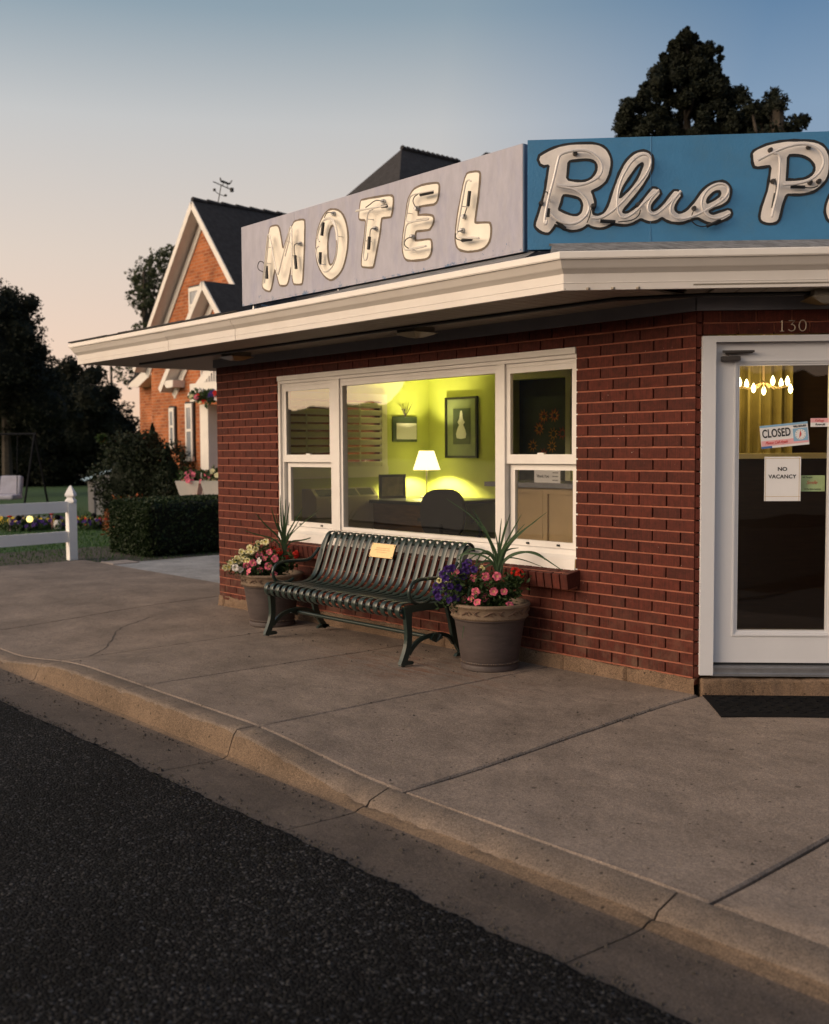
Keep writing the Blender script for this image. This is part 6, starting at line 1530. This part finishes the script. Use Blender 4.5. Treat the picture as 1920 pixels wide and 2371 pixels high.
def gp(u, v, z=-.09): return onp(u, v, (0, 0, 1), z)
M['bush'] = leaf_mat('dark bush leaves', (.007, .013, .005), (.016, .027, .009), .7, .1)
# two clipped conical evergreens against the house
for (u, y_, hgt, rad, lab) in ((396, 5.4, 1.75, .42, 'narrow pointed evergreen shrub in front of the brick house window'), (363, 7.3, 2.35, .5, 'second pointed evergreen shrub, farther along the brick house')):
    P = onp(u-6, 1180, (0, 1, 0), y_); rnd2 = random.Random(int(u)); pts = []
    t = thing('cypress_shrub', lab, 'shrub', (P.x, P.y, -.1))
    for i in range(4200):
        z = rnd2.random()**1.3*hgt; r = rad*(1-(z/hgt)**1.6)*(rnd2.uniform(.8, 1.05)); a = rnd2.random()*6.28; pts.append((r*math.cos(a), r*math.sin(a), z))
    link('foliage', leafcloud(pts, .07, rnd2, 1.0), M['bush'], t); link('stem', MB().tube([(0, 0, -.1), (0, 0, hgt*.9)], [.05, .01], 6), M['bark'], t)
M['bush'] = leaf_mat('dark bush leaves', (.007, .013, .005), (.016, .027, .009), .7, .1)
P = gp(285, 1212); shrub('rose_bush', 'large rounded dark bush left of the brick house', 'bush', (P.x-1.6, P.y+1.1, -.1), [((0, 0, 1.0), (1.15, 1.0, 1.1)), ((.8, .4, .9), (1.1, .9, .95)), ((-.3, .2, .55), (.95, .9, .65)), ((.3, 0, 1.65), (.75, .65, .5))], .075, M['bush'], 41, 6500, core=.55)
P = onp(237, 1016, (0, 1, 0), P.y+.0); rb2 = posy('rose_bloom', 'single red rose at the top left of the dark bush', 'flower', P, .05, .05, .03, 3, ('redp',))
P = onp(303, 1170, (0, 1, 0), 3.1); t = shrub('orange_shrub', 'low shrub with orange-red leaves behind the box hedge', 'shrub', (P.x, P.y, -.1), [((0, 0, .45), (.55, .5, .40)), ((-.3, 0, .3), (.4, .4, .3))], .07, leaf_mat('orange leaves', (.03, .045, .012), (.34, .08, .02), .6, .2), 42, 3200)
# dark trees at left
def bigtree(label, u, ycoord, px_r, blobs_px, leaf, m, seed, per, core=.72):
    """blobs given in photo pixels (u, v, radius) at the tree's own distance"""
    base = onp(u, 1190, (0, 1, 0), ycoord); D = pxy((base.x, ycoord, 1))[2]; sc = D/FPX; rnd = random.Random(seed); bl_ = []
    for (bu, bv, br) in blobs_px:
        dd = rnd.uniform(-1.5, 1.5); c = onp(bu, bv, AX_F, AX_F.dot(CAM)+D+dd); bl_.append(((c.x-base.x, c.y-base.y, c.z+.1), (br*sc, br*sc, br*sc*.9)))
    return shrub('tree', label, 'tree', (base.x, base.y, -.1), bl_, leaf, m, seed, per, trunk=(max(1.5, bl_[0][0][2]), 0, .22), core=core)
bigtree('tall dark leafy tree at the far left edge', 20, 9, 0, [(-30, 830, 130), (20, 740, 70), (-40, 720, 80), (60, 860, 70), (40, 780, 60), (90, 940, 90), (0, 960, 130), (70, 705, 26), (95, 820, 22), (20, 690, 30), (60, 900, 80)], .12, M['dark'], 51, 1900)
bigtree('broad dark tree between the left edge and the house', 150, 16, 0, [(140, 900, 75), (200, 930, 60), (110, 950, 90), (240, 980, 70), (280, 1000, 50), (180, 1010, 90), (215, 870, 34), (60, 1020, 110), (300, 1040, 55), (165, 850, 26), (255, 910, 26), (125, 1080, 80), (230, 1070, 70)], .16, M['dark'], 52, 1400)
bigtree('dark low tree mass in front of the shed', 40, 14, 0, [(30, 1040, 110), (110, 1070, 70), (-40, 1060, 110), (60, 1120, 60)], .16, M['dark'], 53, 1200)
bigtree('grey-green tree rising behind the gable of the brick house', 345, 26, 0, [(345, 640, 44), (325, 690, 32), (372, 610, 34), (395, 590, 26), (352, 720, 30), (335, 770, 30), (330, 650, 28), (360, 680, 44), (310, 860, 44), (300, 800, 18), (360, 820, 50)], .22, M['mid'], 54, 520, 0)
# the big tree behind the motel, right
def conifer():
    base = onp(1590, 600, (0, 1, 0), 14.0); D = pxy((base.x, 14.0, 5))[2]; sc = D/FPX; rnd = random.Random(60)
    t = thing('conifer_tree', 'tall dark pointed tree rising behind the blue sign', 'tree', (base.x, base.y, -.1)); pts = []; cores = []
    outline = [(66, 6), (80, 14), (95, 26), (120, 50), (150, 62), (180, 84), (210, 110), (240, 130), (270, 148), (300, 160), (340, 172), (420, 185), (520, 190)]
    for k in range(380):
        v = 74+330*rnd.random()**.8; w = 6
        for (a, b), (c, d_) in zip(outline, outline[1:]):
            if a <= v < c: w = b+(d_-b)*(v-a)/(c-a)
        uu = 1592+rnd.uniform(-1, 1)*w*rnd.uniform(.86, 1.10); r = (6+13*min(1, w/90))*rnd.uniform(.45, 1.15); dd = rnd.uniform(-1, 1)*w*sc*.8
        c = onp(uu-8*(v-66)/300, v, AX_F, AX_F.dot(CAM)+D+dd); pts += blob_pts((c.x-base.x, c.y-base.y, c.z+.1), (r*sc, r*sc, r*sc), 420, rnd, .5)
        if w > 24 and k % 2: cores.append(((c.x-base.x, c.y-base.y, c.z+.1), [r*sc*.8]*3))
    for (uu, v, r) in ((1595, 78, 7), (1592, 66, 4), (1590, 95, 10), (1560, 100, 6), (1600, 110, 14), (1640, 108, 14), (1665, 115, 10), (1668, 135, 8), (1556, 108, 8), (1536, 130, 9)):
        c = onp(uu, v, AX_F, AX_F.dot(CAM)+D); pts += blob_pts((c.x-base.x, c.y-base.y, c.z+.1), (r*sc, r*sc, r*sc), 260, rnd, .4)
    lc = leafcloud(pts, .07, rnd)
    for c, r in cores: core_blob(lc, c, r, rnd)
    link('crown', lc, M['dark'], t)
    top = onp(1592, 90, AX_F, AX_F.dot(CAM)+D); tb = MB().tube([(0, 0, -.1), (0, 0, top.z*.5), (top.x-base.x, top.y-base.y, top.z)], [.35, .2, .02], 8)
    for k in range(22):
        z = top.z*(.35+.6*k/22); a = k*2.4; l_ = (1-k/24)*2.6; tb.tube([(0, 0, z), (l_*math.cos(a), l_*math.sin(a), z+l_*.25)], [.06, .01], 5)
    link('trunk', tb, M['bark'], t, smooth=True)
conifer()
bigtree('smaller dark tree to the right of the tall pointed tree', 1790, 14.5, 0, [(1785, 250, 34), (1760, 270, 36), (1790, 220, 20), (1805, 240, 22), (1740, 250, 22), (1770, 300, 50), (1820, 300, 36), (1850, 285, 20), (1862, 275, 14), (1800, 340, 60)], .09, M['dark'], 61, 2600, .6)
up = onp(262, 1050, (0, 1, 0), 34.0); ut = onp(262, 846, (0, 1, 0), 34.0); ul = thing('utility_pole', 'thin distant utility pole left of the brick house', 'pole', (up.x, 34.0, -.2)); link('pole', MB().tube([(0, 0, 0), (0, 0, ut.z+1.2)], [.14, .10], 8), M['bark'], ul); link('crossarm', MB().bb((-.9, -.06, ut.z+.5), (.9, .06, ut.z+.66)), M['bark'], ul)
# leafy row hiding the horizon behind the house and motel
for i, (u, y_, v, r) in enumerate(((560, 40, 960, 160), (760, 45, 960, 160), (-150, 30, 900, 200))):
    bigtree(('distant tree behind the porch of the brick house', 'distant tree hidden behind the motel roof', 'distant dark tree past the left edge')[i], u, y_, 0, [(u, v, r), (u-90, v+40, r*.7), (u+90, v+50, r*.7)], .4, M['dark'], 70+i, 160)

# ================================================================== garden things at left
P = gp(215, 1190); shed = thing('garden_shed', 'low grey shed with a pale blue roof behind the fence post', 'shed', (P.x, P.y, -.1), RAD(-20))
sa = onp(158, 1098, (0, 1, 0), P.y); sb_ = onp(216, 1085, (0, 1, 0), P.y); wsh = (sb_.x-sa.x)
link('wall', MB().bb((-wsh*.9, 0, 0), (wsh*.35, .1, sa.z-.1)), mat('grey boards', (.11, .11, .12), .8, var=.2), shed)
link('roof', MB().add([(-wsh*.95, -.2, sa.z-.05), (wsh*.15, -.2, sa.z-.05), (wsh*.1, .8, sa.z+.32), (-wsh*.8, .8, sa.z+.32)], [(0, 1, 2, 3)]), mat('pale blue roof', (.30, .42, .48), .5, var=.1), shed)
gw = thing('board_fence', 'grey board garden fence right of the shed', 'fence', gp(218, 1192))
for k in range(9): link('board', MB().bb((.02+.23*k, 0, 0), (.24+.23*k, .03, 1.05-.03*(k % 3))), mat('fence board', (.16, .165, .18), .8, var=.15) if k == 0 else bpy.data.materials['fence board'], gw)
M['swing'] = mat('dark swing frame', (.010, .011, .014), .8, spec=.1)
# swing seat
P = gp(20, 1200); sg = thing('garden_swing', 'garden swing seat with pale cushions at the far left edge', 'swing', (P.x, P.y, -.1), RAD(40)); D_ = pxy(P)[2]; k_ = D_/FPX
cz = (onp(20, 1150, AX_F, AX_F.dot(CAM)+D_).z)+.1
for s_ in (-1, 1): link('cushion', bevbox((.56, .16, .50), .05, 2), mat('pale cushion', (.34, .34, .42), .8), sg, (-.25+s_*.29, .12, cz+.27)).rotation_euler = (RAD(-12), 0, 0)
link('seat', bevbox((1.2, .5, .12), .04, 2), bpy.data.materials['pale cushion'], sg, (-.25, -.15, cz))
for x in (-1.2, .75):
    for dy in (-.7, .7): link('frame_leg', MB().tube([(x, dy, 0), (x, 0, cz+1.55)], .03, 6), M['swing'], sg)
link('top_bar', MB().tube([(-1.25, 0, cz+1.55), (.8, 0, cz+1.55)], .03, 6), M['swing'], sg)
for x in (-.8, .3): link('chain', MB().tube([(x, 0, cz+1.5), (x, -.1, cz+.05)], .012, 5), M['swing'], sg)
# flower bed with ornaments and a lit path lamp
rnd = random.Random(90)
bed_cols = ('yellow', 'purple', 'purple', 'redp', 'yellow', 'whitep', 'purple')
M['gold'] = petal_mat('gold petals', (.72, .50, .05), (.5, .3, .03), (.6, .4, .03))
kinds = (('gold', 'yellow marigold clump in the flower bed'), ('purple', 'purple pansy clump in the flower bed'), ('redp', 'red flower clump in the flower bed'), ('whitep', 'white flower clump in the flower bed'))
for i, u in enumerate((6, 34, 62, 84, 108, 132, 150, 190, 205, 212)):
    v = 1226+rnd.uniform(-4, 6)-u*.03; P = gp(u, v, -.08); mk, lb = kinds[(0, 1, 0, 1, 1, 0, 1, 0, 1, 2)[i]]
    t = thing('bedding_plant', lb, 'flower', P, group='bedding plants along the garden path')
    t['label'] = lb + (' left of the path lamp', ' left of the path lamp', ' at the foot of the path lamp', ' just right of the path lamp', ' midway between path lamp and fence post', ' just left of the fence post', ' just left of the fence post', ' just right of the fence post', ' right of the fence post', ' at the right end of the bed')[i]
    def gen(r): return Vector((r.gauss(0, .18), r.gauss(0, .18), abs(r.gauss(0, .08)))), (r.gauss(0, 1), r.gauss(0, 1), r.gauss(.8, .5))
    link('foliage', leaves(120, gen, .12, rnd), M['leafg'], t)
    for k in range(16): blossom(t, Vector((rnd.gauss(0, .20), rnd.gauss(0, .20), .10+rnd.random()*.12)), (.6, -.5, .6), .045, mk, k)
P = gp(70, 1232, -.08); pl2 = thing('path_lamp', 'small lit yellow globe lamp in the flower bed', 'lamp', P); gz_ = onp(70, 1202, AX_F, AX_F.dot(CAM)+pxy(P)[2]).z-P.z
link('stake', MB().tube([(0, 0, 0), (0, 0, gz_-.06)], .012, 6), M['rubber'], pl2)
link('globe', MB().lathe([(.01, -.065), (.05, -.05), (.068, 0), (.05, .05), (.01, .065)], (0, 0, gz_), 14), mat('lit globe', (1, .9, .5), .5, emit=(1, .80, .22), estr=1.6), pl2, smooth=True)
for (u, v, h_, col, lb, cat) in ((24, 1230, .5, (.42, .33, .27), 'thin garden stake near the left edge of the flower bed', 'stake'), (121, 1226, .55, (.5, .25, .2), 'garden stake with a red tip beside the fence post', 'stake')):
    P = gp(u, v, -.08); t = thing('garden_stake', lb, cat, P); link('rod', MB().tube([(0, 0, 0), (0, 0, h_)], .02, 5), mat('stake '+str(u), col, .7), t); link('finial', MB().lathe([(.01, 0), (.05, .03), (.04, .09), (.005, .13)], (0, 0, h_*.55), 8), M['redp'], t)
for (u, v, lb) in ((218, 1222, 'little black and white garden ornament right of the fence post'), (44, 1228, 'little white garden ornament left of the path lamp'), (134, 1226, 'little pale garden ornament left of the fence post')):
    P = gp(u, v, -.08); t = thing('garden_ornament', lb, 'ornament', P)
    link('body', MB().lathe([(.06, 0), (.09, .06), (.08, .16), (.05, .20)], n=10), M['tub'], t, smooth=True); link('head', MB().lathe([(.03, .20), (.06, .24), (.055, .29), (.01, .32)], n=10), M['rubber'], t, smooth=True)
P = gp(278, 1306, -.08); tag(link('stone_disc', bevbox((.42, .42, .05), .015, 2), mat('rough stone', (.30, .25, .22), .9, var=.3, bump=.5), None, (P.x, P.y, -.07)), 'flat pinkish stone slab at the corner of the lawn', 'stone')
